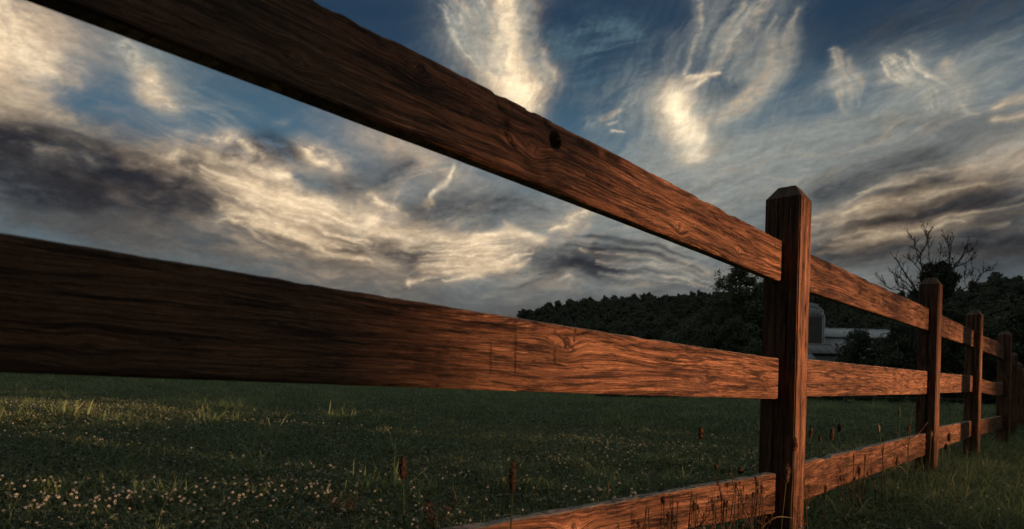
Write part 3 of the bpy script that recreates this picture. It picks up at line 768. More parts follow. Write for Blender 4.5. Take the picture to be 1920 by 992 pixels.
# ------------------------------------------------------------------ trees
def crown_points(rng, n, centers, radii, shell=0.55):
    """points in the outer part of several ellipsoid clumps"""
    k = rng.integers(0, len(centers), n)
    d = rng.normal(size=(n, 3)); d /= np.linalg.norm(d, axis=1)[:, None]
    rr_ = (shell + (1 - shell) * rng.random(n)) ** 0.8
    return np.asarray(centers)[k] + d * rr_[:, None] * np.asarray(radii)[k]
def make_tree(seed, H=10.0, spread=3.6, base=0.25, nclump=26, nleaf=9000, leaf=0.13, open_=0.0, leafm=None, link=True):
    rng = np.random.default_rng(seed)
    tr = MB(); cen = []; rad = []
    top = np.array([rng.normal() * .3, rng.normal() * .3, H * 0.86])
    tp = [np.array([0, 0, -0.3]), np.array([.05, .0, H * .2]), top * .45 + np.array([rng.normal() * .2, 0, 0]), top]
    tr.tube(smooth_line(tp, 9), np.linspace(H * .028, H * .006, 9), 7)
    for i in range(nclump):
        f = base + (1 - base) * (i + rng.random()) / nclump
        z = H * f * 0.93
        w = spread * (math.sin(min(1, (f - base * .75) / (1 - base * .75)) ** 0.75 * math.pi) * .9 + .14)
        a = i * 2.4 + rng.random() * 1.2
        rr_ = w * rng.uniform(.35, 1.0)
        c = np.array([math.cos(a) * rr_, math.sin(a) * rr_, z + rng.normal() * .03 * H])
        s_ = spread * rng.uniform(.26, .46) * (1 - open_ * .35)
        cen.append(c); rad.append(np.array([s_, s_, s_ * rng.uniform(.55, .8)]))
        st = np.array([0, 0, max(H * .15, z * .62)])
        tr.tube(smooth_line([st, (st + c) / 2 + np.array([0, 0, .1 * H * rng.uniform(-.3, .6)]), c], 6), np.linspace(H * .011, H * .003, 6), 5)
    lf = MB(); pts = crown_points(rng, nleaf, cen, rad, .45)
    # ragged sprays that break the outline
    pk = rng.integers(0, len(pts), nleaf // 60)
    spr = (pts[pk][:, None, :] + rng.normal(size=(len(pk), 14, 3)) * spread * .06 + (pts[pk] - np.array([0, 0, H * .5]))[:, None, :] * .10).reshape(-1, 3)
    lf.leaves(np.vstack([pts, spr]), leaf, rng)
    return tr, lf
def add_tree(seed, loc, label, group, leafm=TREEL, rz=0.0, name='tree', sc=1.0, **kw):
    tr, lf = make_tree(seed, **kw)
    e = empty(name, loc)
    tag(e, label, 'tree', group)
    tr.build('trunk', BARK, e, True); lf.build('crown', leafm, e)
    e.rotation_euler.z = rz; e.scale = (sc, sc, sc)
    return e
def dup_tree(src, loc, label, rz, sc):
    r = src.copy(); COL.objects.link(r); r.location = loc; r.rotation_euler.z = rz; r.scale = (sc, sc, sc); r['label'] = label
    for ch in src.children:
        c = ch.copy(); COL.objects.link(c); c.parent = r
    return r
def at(px, depth, dz_=0.0):
    """ground point seen in column px of the horizon at a given depth"""
    u, _ = uv_of(px, 745)
    x = u * depth
    return (x, depth, float(ground_h(x, depth)) + dz_)

# far hillside wood: thousands of crowns, one mass
def build_forest():
    protos = []
    for k in range(5):
        rng = np.random.default_rng(100 + k)
        H = rng.uniform(9, 13); sp = rng.uniform(3.2, 4.4)
        tr, lf = make_tree(200 + k, H=H, spread=sp, base=.18, nclump=24, nleaf=3200, leaf=.36)
        m_ = MB(); m_.co = tr.co + lf.co; 
        o = lf.build('hill_crown', HILLL); protos.append(o)
    col = proto_collection('hill crowns', protos)
    rng = np.random.default_rng(5)
    P_ = []
    while len(P_) < 5200:
        a = R(rng.uniform(-17, 52)); r_ = math.sqrt(rng.uniform(116 ** 2, 400 ** 2))
        x, y = r_ * math.sin(a), r_ * math.cos(a)
        if a < R(2) and r_ < 200: continue
        if hill_h(np.array([x]), np.array([y]))[0] < 0.4 and r_ > 140: continue
        P_.append((x, y))
    P_ = np.array(P_); z = ground_h(P_[:, 0], P_[:, 1]) - .8
    n = len(P_); s_ = rng.uniform(.42, .72, n)
    o = scatter('forest', np.c_[P_, z], np.c_[np.zeros(n), np.zeros(n), rng.random(n) * 6.28], np.c_[s_, s_ * rng.uniform(.8, 1.3, n), s_ * rng.uniform(.65, 1.15, n)], rng.integers(0, 5, n), col)
    tag(o, 'dark wood covering the hillside behind the field', 'forest', kind='stuff')
build_forest()

def build_scrub():
    rng = np.random.default_rng(9); n = 900
    a = np.radians(rng.uniform(-14, 44, n)); r_ = rng.uniform(84, 118, n); X, Y = r_ * np.sin(a), r_ * np.cos(a); s_ = rng.uniform(.06, .26, n)
    protos = []
    for k in range(3): protos.append(make_tree(230 + k, H=9, spread=3.8, base=.05, nclump=14, nleaf=1500, leaf=.5)[1].build('scrub_crown', HILLL))
    o = scatter('scrub', np.c_[X, Y, ground_h(X, Y) - .1], np.c_[np.zeros(n), np.zeros(n), rng.random(n) * 6.28], np.c_[s_ * 1.3, s_ * 1.3, s_], rng.integers(0, 3, n), proto_collection('scrub crowns', protos))
    tag(o, 'low scrub along the far edge of the field', 'scrub', kind='stuff')
build_scrub()
GT = 'trees at the far edge of the field'
t1 = add_tree(21, at(1384, 72), 'tallest leafy tree with a domed crown standing above the wood left of the nearest post', GT, H=14.0, spread=3.9, base=.30, nclump=26, nleaf=14000, leaf=.13, open_=.5)
t2 = add_tree(22, at(1345, 78), 'broad leafy tree sloping down just left of the tallest domed tree', GT, H=10.8, spread=4.2, base=.12, nclump=34, nleaf=13000, leaf=.15)
t3 = add_tree(23, at(1432, 70), 'leafy tree half hidden behind the nearest fence post', GT, H=12.2, spread=3.4, base=.18, nclump=28, nleaf=11000, leaf=.14)
t4 = add_tree(24, at(1603, 62), 'dark bushy tree in front of the barn roof', GT, TREED, H=6.7, spread=2.3, base=.05, nclump=30, nleaf=12000, leaf=.10)
SPOTS = [
    (t2, 1300, 84, 'rounded tree two crowns left of the tallest domed tree', .85), (t3, 1262, 92, 'squat dark tree at the field edge left of the rounded tree', .72),
    (t2, 1215, 96, 'low bushy tree at the field edge above the dark trough', .62), (t3, 1165, 100, 'small tree in the middle of the left tree row', .68),
    (t2, 1110, 104, 'broad low tree near the left end of the tree row', .72), (t3, 1055, 104, 'leftmost tree seen just above the middle rail', .62),
    (t3, 1372, 64, 'darker shorter tree in front of the tallest domed tree', .62), (t2, 1418, 60, 'bush-like tree at the foot of the nearest post', .50),
    (t4, 1655, 70, 'thin dark tree over the white barn wall', 1.0), (t4, 1692, 58, 'dark tree just left of the second post', 1.05),
    (t3, 1725, 66, 'dark tree behind the second post', .62), (t4, 1790, 60, 'leafy tree right of the second post under the bare branches', 1.25),
    (t2, 1836, 70, 'round tree behind the third post', .80), (t3, 1880, 64, 'tall dark tree behind the fourth post', .70),
    (t4, 1915, 56, 'rightmost dark tree at the edge of the picture', 1.3), (t4, 1560, 52, 'low shrubby tree left of the bushy tree at the barn', .45)]
for k, (src, px, dep, lab, sc) in enumerate(SPOTS):
    dup_tree(src, at(px, dep), lab, k * 1.7, sc)

# bare tree with ivy
def bare_tree():
    D = 60.0
    def pt(px, py, dy=0.0):
        u, v = uv_of(px, py); d = D + dy
        return np.array([u * d, d, EYE + v * d])
    b0 = at(1748, D)
    e = empty('bare_tree', b0); tag(e, 'leafless tree with spreading branches and dark ivy behind the second post', 'tree')
    rng = np.random.default_rng(8); mb = MB(); tw = MB()
    limbs = [([(1735, 590), (1732, 550), (1728, 505), (1727, 474), (1739, 452), (1734, 432)], .16),
             ([(1728, 478), (1717, 464), (1713, 447)], .07), ([(1738, 453), (1743, 436)], .04),
             ([(1738, 590), (1718, 545), (1697, 512), (1680, 484)], .13), ([(1722, 552), (1700, 532), (1672, 509)], .08),
             ([(1728, 565), (1706, 545), (1684, 536), (1682, 522)], .08), ([(1735, 575), (1700, 550), (1670, 541), (1655, 530)], .06),
             ([(1728, 510), (1712, 492), (1700, 480)], .06), ([(1755, 590), (1768, 545), (1786, 505), (1806, 477), (1816, 456)], .15),
             ([(1778, 515), (1781, 482), (1775, 448)], .09), ([(1781, 482), (1787, 444)], .05), ([(1792, 500), (1815, 490), (1829, 477)], .08),
             ([(1806, 477), (1822, 468)], .04), ([(1750, 560), (1752, 520), (1743, 486), (1742, 462)], .09), ([(1757, 540), (1760, 500), (1765, 462)], .07),
             ([(1765, 575), (1800, 546), (1826, 532), (1843, 512), (1856, 508)], .09), ([(1812, 539), (1808, 520), (1812, 503)], .04), ([(1826, 532), (1824, 510)], .04)]
    for pts, r0 in limbs:
        dy = rng.uniform(-2.0, 2.0, len(pts)).cumsum() * .5
        ln = smooth_line([pt(*p, d_) for p, d_ in zip(pts, dy)], 4 * len(pts))
        ln += rng.normal(size=ln.shape) * .03
        mb.tube(ln, np.linspace(r0 * .75, r0 * .25, len(ln)), 5)
        for q in range(4 * len(pts)):
            i = rng.integers(len(ln) // 4, len(ln)); st = ln[i]
            tang = ln[min(i + 1, len(ln) - 1)] - ln[i - 1]; tang /= np.linalg.norm(tang) + 1e-9
            side = rng.normal(size=3); side[2] = abs(side[2]) * .6 + .25; d_ = tang * .8 + side * .7; d_ /= np.linalg.norm(d_)
            L_ = rng.uniform(.3, .95)
            mid = st + d_ * L_ * .5 + rng.normal(size=3) * .06; en = mid + (d_ + np.array([0, 0, .35])) * L_ * .5
            tw.tube([st, mid, en], [.030, .021, .014], 3)
            for _ in range(3):
                s2 = st + (en - st) * rng.uniform(.3, .9); d2 = d_ + rng.normal(size=3) * .6; d2 /= np.linalg.norm(d2)
                tw.tube([s2, s2 + d2 * L_ * .35 + np.array([0, 0, .05])], [.018, .012], 3)
    mb.tube([np.array(b0) + (0, 0, -.2), pt(1746, 640), pt(1746, 570)], [.3, .24, .2], 8)
    mb.build('trunk', BARK, e, True, None).matrix_parent_inverse = Matrix.Translation(-Vector(b0))
    tw.build('twigs', BARK, e).matrix_parent_inverse = Matrix.Translation(-Vector(b0))
    iv = MB(); pts = []
    for (px, py, rx, n) in [(1762, 512, .95, 2600), (1748, 530, 1.0, 2200), (1777, 528, .8, 1500), (1735, 518, .5, 700), (1768, 498, .45, 600), (1716, 552, .45, 500), (1790, 520, .4, 400), (1772, 545, .7, 900), (1740, 500, .35, 300), (1755, 560, .9, 1400), (1765, 590, 1.1, 1500), (1730, 580, .9, 1200)]:
        c = pt(px, py, rng.uniform(-.5, .5)); d_ = rng.normal(size=(n, 3)); pts.append(c + d_ * rx * np.array([.42, .42, .36]))
    iv.leaves(np.vstack(pts), .12, rng)
    iv.build('ivy', TREED, e).matrix_parent_inverse = Matrix.Translation(-Vector(b0))
bare_tree()

# ------------------------------------------------------------------ farm behind the trees
def gp(px, py, d):
    u, v = uv_of(px, py); return (u * d, d, EYE + v * d)
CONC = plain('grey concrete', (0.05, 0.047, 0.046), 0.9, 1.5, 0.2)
TIN = plain('pale tin roof', (0.22, 0.25, 0.27), 0.5, 0.6, 0.08)
GREYR = plain('dark grey roof', (0.08, 0.085, 0.095), 0.6, 0.8, 0.12)
WHITEW = plain('white painted boards', (0.34, 0.37, 0.39), 0.7, 1.0, 0.08)
DOMEM = plain('silo dome metal', (0.075, 0.085, 0.092), 0.5, 0.7, 0.1)
def silo(px, d, ztop_px, rad, label):
    x, y, _ = gp(px, 745, d); zb = float(ground_h(x, y)) - .3
    zt = EYE + uv_of(px, ztop_px)[1] * d
    e = empty('silo', (x, y, zb)); tag(e, label, 'silo', 'silos beside the barn')
    h = zt - zb - rad * .9
    b_ = MB(); b_.lathe((0, 0, 0), [(rad, 0), (rad, h)], 28)
    for k in range(int(h / .45)): b_.lathe((0, 0, k * .45 + .3), [(rad + .001, -.015), (rad + .012, -.01), (rad + .012, .01), (rad + .001, .015)], 28)
    b_.build('wall', CONC, e, True)
    dm = MB(); dm.lathe((0, 0, h), [(rad * 1.01, 0), (rad * 1.01, .1)] + [(rad * 1.01 * math.cos(t), .15 + rad * .85 * math.sin(t)) for t in np.linspace(0, 1.55, 9)], 28)
    for k in range(14):
        a = k * 2 * math.pi / 14
        dm.tube([(rad * 1.04 * math.cos(t) * math.cos(a), rad * 1.04 * math.cos(t) * math.sin(a), h + .15 + rad * .86 * math.sin(t)) for t in np.linspace(0, 1.5, 7)], .03, 4)
    dm.build('dome', DOMEM, e, True)
    pp = MB(); pp.tube([(rad + .22, -.4, 0), (rad + .22, -.4, h + .3), (rad * .6, -.2, h + rad * .8)], .12, 8)
    for k in range(int(h / 2.5)): pp.box((rad + .1, -.4, 1 + k * 2.5), (.3, .06, .06))
    pp.build('pipe', WHITEW, e, True)
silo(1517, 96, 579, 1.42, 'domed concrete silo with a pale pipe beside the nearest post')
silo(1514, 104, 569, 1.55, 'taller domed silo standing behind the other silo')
def barn(px0, px1, d, y_ridge, y_eave, y_base, label, name='barn', roofm=TIN, wallm=WHITEW, depth=9.0, win=()):
    x0, _, zr = gp(px0, y_ridge, d); x1 = gp(px1, y_ridge, d)[0]
    ze = gp(px0, y_eave, d - depth / 2)[2]; zb = float(ground_h((x0 + x1) / 2, d)) - .4
    xc, W = (x0 + x1) / 2, x1 - x0
    e = empty(name, (xc, d, zb)); tag(e, label, name.replace('_', ' '))
    w_ = MB(); hw = ze - zb; hr = zr - zb
    w_.box((0, 0, hw / 2), (W - .4, depth - .4, hw))
    for sx in (-1, 1):
        w_.add([(sx * (W / 2 - .2), -depth / 2 + .2, hw), (sx * (W / 2 - .2), depth / 2 - .2, hw), (sx * (W / 2 - .2), 0, hr - .1)], tris=[(0, 1, 2)])
    w_.build('wall', wallm, e)
    rf = MB(); ang = math.atan2(hr - hw, depth / 2)
    for sy in (-1, 1):
        rf.box((0, sy * depth / 4, (hr + hw) / 2 + .06), (W, depth / 2 / math.cos(ang) + .25, .10), 0, 0, -sy * ang)
        n_ = max(3, int(W / .9))
        for k in range(n_ + 1): rf.box((-W / 2 + W * k / n_, sy * depth / 4, (hr + hw) / 2 + .13), (.06, depth / 2 / math.cos(ang) + .25, .06), 0, 0, -sy * ang)
    rf.build('roof', roofm, e)
    cap = MB(); cap.box((0, 0, hr + .12), (W, .3, .08)); cap.build('ridge_cap', WHITEW, e)
    for (fx, fz, ww, hh) in win:
        f = MB(); f.box((fx * W, -depth / 2 + .16, fz * hw), (ww, .08, hh)); fo = f.build('window', GREYR, e)
    return e
barn(1520, 1670, 110, 616, 631, 665, 'long white barn with a pale tin roof behind the bushy trees', win=[(-.40, .62, 1.4, .7), (-.05, .6, 1.2, .7), (.2, .6, 1.2, .7)])
barn(1490, 1557, 84, 646, 662, 700, 'low shed with a dark grey roof at the foot of the silos', 'shed', GREYR, GREYR, 5.0, win=[(.2, .5, 1.2, .6)])
barn(1470, 1519, 74, 662, 678, 700, 'small pale-roofed lean-to peeping out beside the nearest post', 'lean_to', plain('lean-to roof', (0.13, 0.15, 0.16)), GREYR, 4.0)
barn(1775, 1812, 88, 737, 743, 752, 'small dark shed with a pale roof edge between the second and third posts', 'hut', TIN, plain('dark boards', (0.04, 0.035, 0.03)), 3.5)

# water trough at the field edge, seen under the middle rail
def trough():
    x0, y0, _ = gp(1118, 747, 42); x1 = gp(1268, 747, 42)[0]
    gz = float(ground_h((x0 + x1) / 2, 42)); ztop = gp(1190, 742, 42)[2]
    e = empty('feed_trough', ((x0 + x1) / 2, 42, gz)); tag(e, 'long dark feed trough on short legs far out in the field', 'trough')
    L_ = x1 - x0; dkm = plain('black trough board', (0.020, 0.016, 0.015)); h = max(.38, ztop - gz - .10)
    b_ = MB(); b_.box((0, 0, h - .08), (L_, .8, .05)); b_.box((0, -.4, h), (L_, .05, .22)); b_.box((0, .4, h), (L_, .05, .22)); b_.box((-L_ / 2, 0, h), (.05, .85, .22)); b_.box((L_ / 2, 0, h), (.05, .85, .22))
    b_.build('bin', dkm, e)
    for sx in (-.46, -.15, .15, .46):
        for sy in (-.32, .32):
            l_ = MB(); l_.box((sx * L_, sy, (h - .1) / 2), (.10, .08, h - .1)); l_.build('leg', dkm, e)
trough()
# old paddock fence along the trees
def far_fence():
    e = empty('paddock_fence', at(1640, 47)); tag(e, 'old dark low paddock fence along the tree line beyond the field', 'fence')
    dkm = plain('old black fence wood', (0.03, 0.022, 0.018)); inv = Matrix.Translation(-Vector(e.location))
    P_ = [Vector(at(px, d)) for px, d in ((1536, 46), (1585, 46.5), (1640, 47), (1700, 47.5), (1765, 48), (1835, 48.5))]
    for p in P_:
        m_ = MB(); m_.box((p.x, p.y, p.z + .38), (.14, .14, .85)); m_.build('post', dkm, e).matrix_parent_inverse = inv
    for a, b_ in zip(P_[:-1], P_[1:]):
        for h in (.30, .66):
            m_ = MB(); d_ = b_ - a; m_.box(((a.x + b_.x) / 2, (a.y + b_.y) / 2 - .09, (a.z + b_.z) / 2 + h), (d_.length, .04, .09), math.atan2(d_.y, d_.x)); m_.build('rail', dkm, e).matrix_parent_inverse = inv
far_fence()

# ------------------------------------------------------------------ the fence
PN = [  # panels: plan points of the front face of the rails
    ((0.8884, 2.30), (-0.5250, 0.692)), ]
def plan(px, z):
    u, _ = uv_of(px, 735); return Vector((u * z, z))
class Panel:
    def __init__(s, A, B):
        s.A, s.B = A, B; s.d = (B - A).normalized(); s.n = Vector((s.d.y, -s.d.x)); s.len = (B - A).length
    def hit(s, px, py):
        """photo pixel -> (distance along the panel, height)"""
        u, v = uv_of(px, py)
        k = s.A.dot(s.n) / (u * s.n.x + s.n.y)
        p = Vector((u * k, k))
        return (p - s.A).dot(s.d), EYE + k * v
    def px_to_s(s, px, py): return s.hit(px, py)[0]
A1 = plan(0, .700); B1 = plan(1460, 2.30)
p1 = Panel(A1, B1)
p2 = Panel(plan(1513, 2.585), plan(1738, 4.42))
p3 = Panel(plan(1760, 4.72), plan(1823, 6.02))
p4 = Panel(plan(1838, 6.22), plan(1881, 7.38))
fence = empty('rail_fence', (B1.x, B1.y, 0))
tag(fence, 'red-brown stained three-rail wooden fence with square posts, lit by low sun', 'fence')
FINV = Matrix.Translation(-Vector(fence.location))

def wood_obj(name, co, quads, wc, dk, label=None):
    me = mesh_np(name, co, quads, WOOD, smooth=True)
    a = me.attributes.new('wc', 'FLOAT_VECTOR', 'POINT'); a.data.foreach_set('vector', np.asarray(wc, np.float32).ravel())
    a = me.attributes.new('dk', 'FLOAT', 'POINT'); a.data.foreach_set('value', np.asarray(dk, np.float32).ravel())
    o = bpy.data.objects.new(name, me); COL.objects.link(o); o.parent = fence; o.matrix_parent_inverse = FINV
    if label: o['label'] = label
    return o
def section(h, w, r, nf, nt):
    """closed outline of a beam section: (y outwards, z up) starting low on the front"""
    P_ = []
    def arc(cy, cz, a0):
        for k in range(3):
            a = a0 + k * math.pi / 4
            P_.append((cy + r * math.cos(a), cz + r * math.sin(a)))
    for z in np.linspace(r, h - r, nf)[1:-1]: pass
    arc(-r, h - r, 0); top = list(np.linspace(-r, -w + r, nt + 2)[1:-1])
    for y in top: P_.append((y, h))
    arc(-w + r, h - r, math.pi / 2)
    for z in np.linspace(h - r, r, max(3, nf // 3) + 2)[1:-1]: P_.append((-w, z))
    arc(-w + r, r, math.pi)
    for y in np.linspace(-w + r, -r, nt + 2)[1:-1]: P_.append((y, 0))
    arc(-r, r, 1.5 * math.pi)
    for z in np.linspace(r, h - r, nf + 2)[1:-1]: P_.append((0, z))
    return np.array(P_)
def rail(p, top, bot, seed, s0, s1, step=0.01, deg=2, thick=0.036, rough=1.0, knots=(), streaks=(), hole=None, chips=(), curve=None, nf=16, cut_top=0.0):
    """a board between two posts; top / bot are edge points in photo pixels"""
    tp = np.array([p.hit(*q) for q in top]); bp_ = np.array([p.hit(*q) for q in bot])
    if curve:
        ft = lambda s: np.interp(s, tp[:, 0], tp[:, 1]); fb = lambda s: np.interp(s, bp_[:, 0], bp_[:, 1])
    else:
        ct, cb = np.polyfit(tp[:, 0], tp[:, 1], min(deg, len(tp) - 1)), np.polyfit(bp_[:, 0], bp_[:, 1], min(deg, len(bp_) - 1))
        ft = lambda s: np.polyval(ct, s); fb = lambda s: np.polyval(cb, s)
    ss = np.arange(s0, s1 + step * .5, step); ss[-1] = s1
    zt, zb = ft(ss), fb(ss)
    sec = section(1.0, thick, 0.005, nf, 4)
    n, m = len(ss), len(sec)
    H = (zt - zb)[:, None]
    Y = np.repeat(sec[None, :, 0], n, 0); Zf = np.repeat(sec[None, :, 1], n, 0)
    # keep the rounded arris its real size
    Zl = np.where(Zf < .06, Zf, np.where(Zf > .94, H - (1 - Zf), Zf * H))
    Zl = np.where((Zf > .0051) & (Zf < .9949), .005 + (Zf - .005) / .99 * (H - .01), np.where(Zf >= .9949, H - (1 - Zf), Zf))
    SS = np.repeat(ss[:, None], m, 1)
    # worn and chipped top edge
    wear = 0.0016 * fbm(SS * 9 + seed * 5, SS * 0 + Y * 20, 4, .6, 3) - 0.0022 * np.clip(fbm(SS * 22 + seed * 3, Y * 30, 3, .6, 5), 0, 1)
    for (cs, wd, dp) in chips: wear = wear - dp * np.exp(-((SS - cs) / wd) ** 4) * (1 + .5 * fbm(SS * 60, Y * 40, 3, .6, 7))
    wear = wear * rough
    topness = sstep(Zl / H, 0.80, 1.0)
    Zl = Zl + wear * topness + 0.0008 * fbm(SS * 8, Y * 20 + 5, 3, .6, 4) * sstep(1 - Zl / H, .85, 1)
    zz = Zl * 100.0                              # grain height, cm
    G = zz + 1.5 * fbm(SS * .7 + seed * 7, zz * .06 + seed, 3, .45, 11) + 0.22 * (zz - 7) * fbm(SS * 1.1 + seed, zz * 0 + 2, 2, .5, 12)
    DK = np.zeros_like(G)
    front = Y > -0.0052
    for kn in knots:
        (kpx, kpy), rad, amp = kn[0], kn[1], kn[2]
        ks, kz = p.hit(kpx, kpy); kz = (kz - np.interp(ks, ss, zb)) * 100
        dx_ = (SS - ks) * 100; dz2 = zz - kz
        rr_ = np.hypot(dx_ * .8, dz2) / rad
        e = np.exp(-rr_ ** 2 * .55)
        G = G * (1 - e) + (G - dz2 * .9) * e + e * rr_ * rad * 0.6 * amp
        DK = np.maximum(DK, (kn[3] if len(kn) > 3 else .55) * np.exp(-(rr_ * 1.9) ** 4) * front)
    for st in streaks:                          # dark stains, splits and drip marks drawn on the wood
        pts, wd, op = st
        hs = [p.hit(*q) for q in pts]
        for (a0, z0), (a1, z1) in zip(hs[:-1], hs[1:]):
            z0 = z0 - np.interp(a0, ss, zb); z1 = z1 - np.interp(a1, ss, zb)
            ba = (a1 - a0, z1 - z0); L2 = ba[0] ** 2 + ba[1] ** 2 + 1e-12
            h_ = np.clip(((SS - a0) * ba[0] + (Zl - z0) * ba[1]) / L2, 0, 1)
            d_ = np.hypot(SS - a0 - ba[0] * h_, Zl - z0 - ba[1] * h_)
            DK = np.maximum(DK, op * np.exp(-(d_ / wd) ** 2) * front * np.clip(1 + .8 * fbm(SS * 70, Zl * 150, 3, .6, 14), .2, 1.4))
    Yd = Y + 0.0012 * fbm(SS * 3 + seed, zz * .25, 3, .5, 15) * front - 0.0022 * np.clip(DK, 0, 1) ** 2 * front
    if hole is not None:
        (hpx, hpy), ha, hb = hole
        hs, hz = p.hit(hpx, hpy); hz -= np.interp(hs, ss, zb)
        e = ((SS - hs) / ha) ** 2 + ((Zl - hz) / hb) ** 2
        inn = sstep(0.95 - e, 0.0, 0.18) * front; rim = sstep(1.5 - e, 0.0, 0.25) * front
        Yd = Yd - inn * .030; DK = np.maximum(DK, rim); DK = np.where((e > 1.5) & (e < 2.6), DK * .35, DK)  # hole walls and rim painted black, in place of shade inside the hole
    bow = curve(ss)[:, None] if callable(curve) else 0.0
    P0x = p.A.x + p.d.x * SS + p.n.x * (Yd + bow); P0y = p.A.y + p.d.y * SS + p.n.y * (Yd + bow)
    co = np.stack([P0x, P0y, zb[:, None] + Zl], -1).reshape(-1, 3)
    i, j = np.meshgrid(np.arange(n - 1), np.arange(m), indexing='ij'); jn = (j + 1) % m
    q = np.stack([i * m + j, i * m + jn, (i + 1) * m + jn, (i + 1) * m + j], -1).reshape(-1, 4)
    caps = []
    nv = len(co)
    c0 = co[:m].mean(0); c1 = co[-m:].mean(0)
    co = np.vstack([co, c0[None], c1[None]])
    t0 = [(nv, (k + 1) % m, k) for k in range(m)]; t1_ = [(nv + 1, (n - 1) * m + k, (n - 1) * m + (k + 1) % m) for k in range(m)]
    wc = np.stack([SS + seed * 13.7, G, Y * 3], -1).reshape(-1, 3); wc = np.vstack([wc, wc[:1], wc[-1:]])
    dk = np.concatenate([DK.ravel(), [0, 0]])
    return wood_obj('rail', co, [q, np.array(t0 + t1_)], wc, dk)

HX = lambda p, px, py=700: p.hit(px, py)[0]
L1 = p1.len
# nearest panel
rail(p1, [(585, 0), (730, 65), (850, 128), (954, 184), (1154, 286), (1290, 361), (1467, 451)],
     [(118, 0), (480, 140), (900, 303), (1018, 347), (1217, 426), (1465, 527)], 1, -1.9, L1 + .02, .004, nf=34,
     knots=[((1000, 275), 2.3, 1.1, .35), ((1275, 425), 1.6, 1.0, .45), ((955, 262), 1.2, .6, .2), ((790, 130), 1.4, .4, .5), ((1385, 470), 1.0, .8, .3), ((560, 110), 1.4, .4, .2)],
     hole=((1041, 263), .0165, .0165),
     streaks=[([(950, 228), (952, 240)], .011, .8), ([(946, 245), (955, 265), (967, 278)], .0035, .95), ([(940, 235), (957, 240)], .007, .6), 
              ([(1085, 265), (1120, 285)], .009, .75), ([(1138, 290), (1160, 302)], .010, .85), ([(1020, 225), (1034, 248)], .008, .8), ([(1100, 330), (1150, 350)], .004, .8), ([(1010, 335), (985, 300)], .010, .5), ([(1000, 215), (1012, 222)], .005, .5),
              ([(1395, 470), (1465, 508)], .0022, .85), ([(1330, 395), (1345, 410)], .004, .5), ([(660, 45), (720, 85)], .006, .6), ([(680, 100), (800, 160)], .008, .5),
              ([(1030, 330), (1025, 300)], .010, .35), ([(930, 185), (938, 205)], .002, .7), ([(960, 195), (961, 225)], .0015, .5)],
     chips=[(HX(p1, 610, 10), .02, .003), (HX(p1, 700, 50), .03, .003), (HX(p1, 935, 178), .015, .003), (HX(p1, 995, 200), .012, .003), (HX(p1, 1318, 378), .03, .0035), (HX(p1, 1368, 402), .03, .004), (HX(p1, 1420, 430), .02, .002)])
rail(p1, [(0, 437), (288, 483), (479, 515), (692, 546), (900, 582), (1045, 609), (1251, 642), (1459, 671)],
     [(0, 700), (288, 707), (577, 718), (900, 731), (1045, 736), (1293, 744), (1455, 748)], 2, -1.9, L1 + .02, .004, nf=34,
     knots=[((1062, 640), 2.1, 1.2, .45), ((1325, 708), 1.2, 1.1, .3), ((1430, 712), 1.1, .9, .3), ((1295, 660), 1.0, .6, .3), ((170, 650), 1.6, .5, .2)],
     streaks=[([(967, 600), (966, 700)], .0022, .8), ([(967, 640), (966, 668)], .004, .6), ([(921, 645), (919, 700)], .0015, .6), ([(880, 600), (925, 608), (965, 611)], .0022, .9),
              ([(1040, 622), (1060, 640), (1075, 655)], .0030, .9), ([(1045, 628), (1085, 628), (1110, 620)], .0032, .9), ([(1040, 655), (1041, 680), (1060, 688)], .0030, .8), ([(1080, 615), (1076, 640)], .003, .9),
              ([(1000, 604), (1020, 612)], .003, .8), ([(1130, 640), (1165, 650), (1215, 642)], .002, .6), ([(1285, 655), (1380, 668)], .003, .6), ([(905, 590), (840, 592), (780, 580)], .004, .6),
              ([(820, 660), (890, 656)], .006, .45), ([(780, 690), (890, 700)], .005, .4), ([(310, 650), (420, 655)], .001, .2)])
rail(p1, [(885, 990), (980, 973), (1102, 953), (1224, 930), (1332, 908), (1454, 888)], [(1300, 990), (1362, 980), (1449, 963)], 3, -1.9, L1 + .02, .004, deg=1, nf=34, rough=2.2,
     knots=[((1432, 928), 1.2, 1.0, .3), ((1075, 985), 2.6, 1.3, .2)], streaks=[([(1030, 968), (1075, 962)], .004, .5), ([(1180, 935), (1215, 945)], .004, .4)])
# second panel
L2 = p2.len
rail(p2, [(1520, 477), (1563, 494), (1634, 525), (1690, 556), (1743, 578)], [(1517, 546), (1567, 560), (1676, 599), (1742, 619)], 4, -.05, L2 + .02, .007, deg=1, nf=24,
     knots=[((1655, 570), 2.0, 1.0, .4), ((1720, 580), 1.6, .8, .3)], streaks=[([(1600, 510), (1650, 535), (1700, 560)], .012, .6), ([(1655, 560), (1675, 580)], .014, .5), ([(1520, 478), (1590, 500)], .006, .6)],
     chips=[(.55, .05, .004), (.9, .06, .005), (1.3, .05, .004)])
rail(p2, [(1513, 673), (1624, 684), (1739, 696)], [(1512, 744), (1737, 739)], 5, -.05, L2 + .02, .007, deg=1, nf=24, knots=[((1604, 722), 1.5, 1.3, .3), ((1690, 722), 1.7, 1.3, .3), ((1692, 706), 1.0, .8, .5)])
rail(p2, [(1508, 867), (1620, 841), (1734, 813)], [(1506, 938), (1598, 906), (1733, 854)], 6, -.05, L2 + .02, .007, deg=1, nf=24, rough=2.2, knots=[((1548, 868), 1.5, .9, .4), ((1635, 880), 1.6, 1.0, .3)],
     chips=[(.3, .06, .004), (.8, .05, .003)])
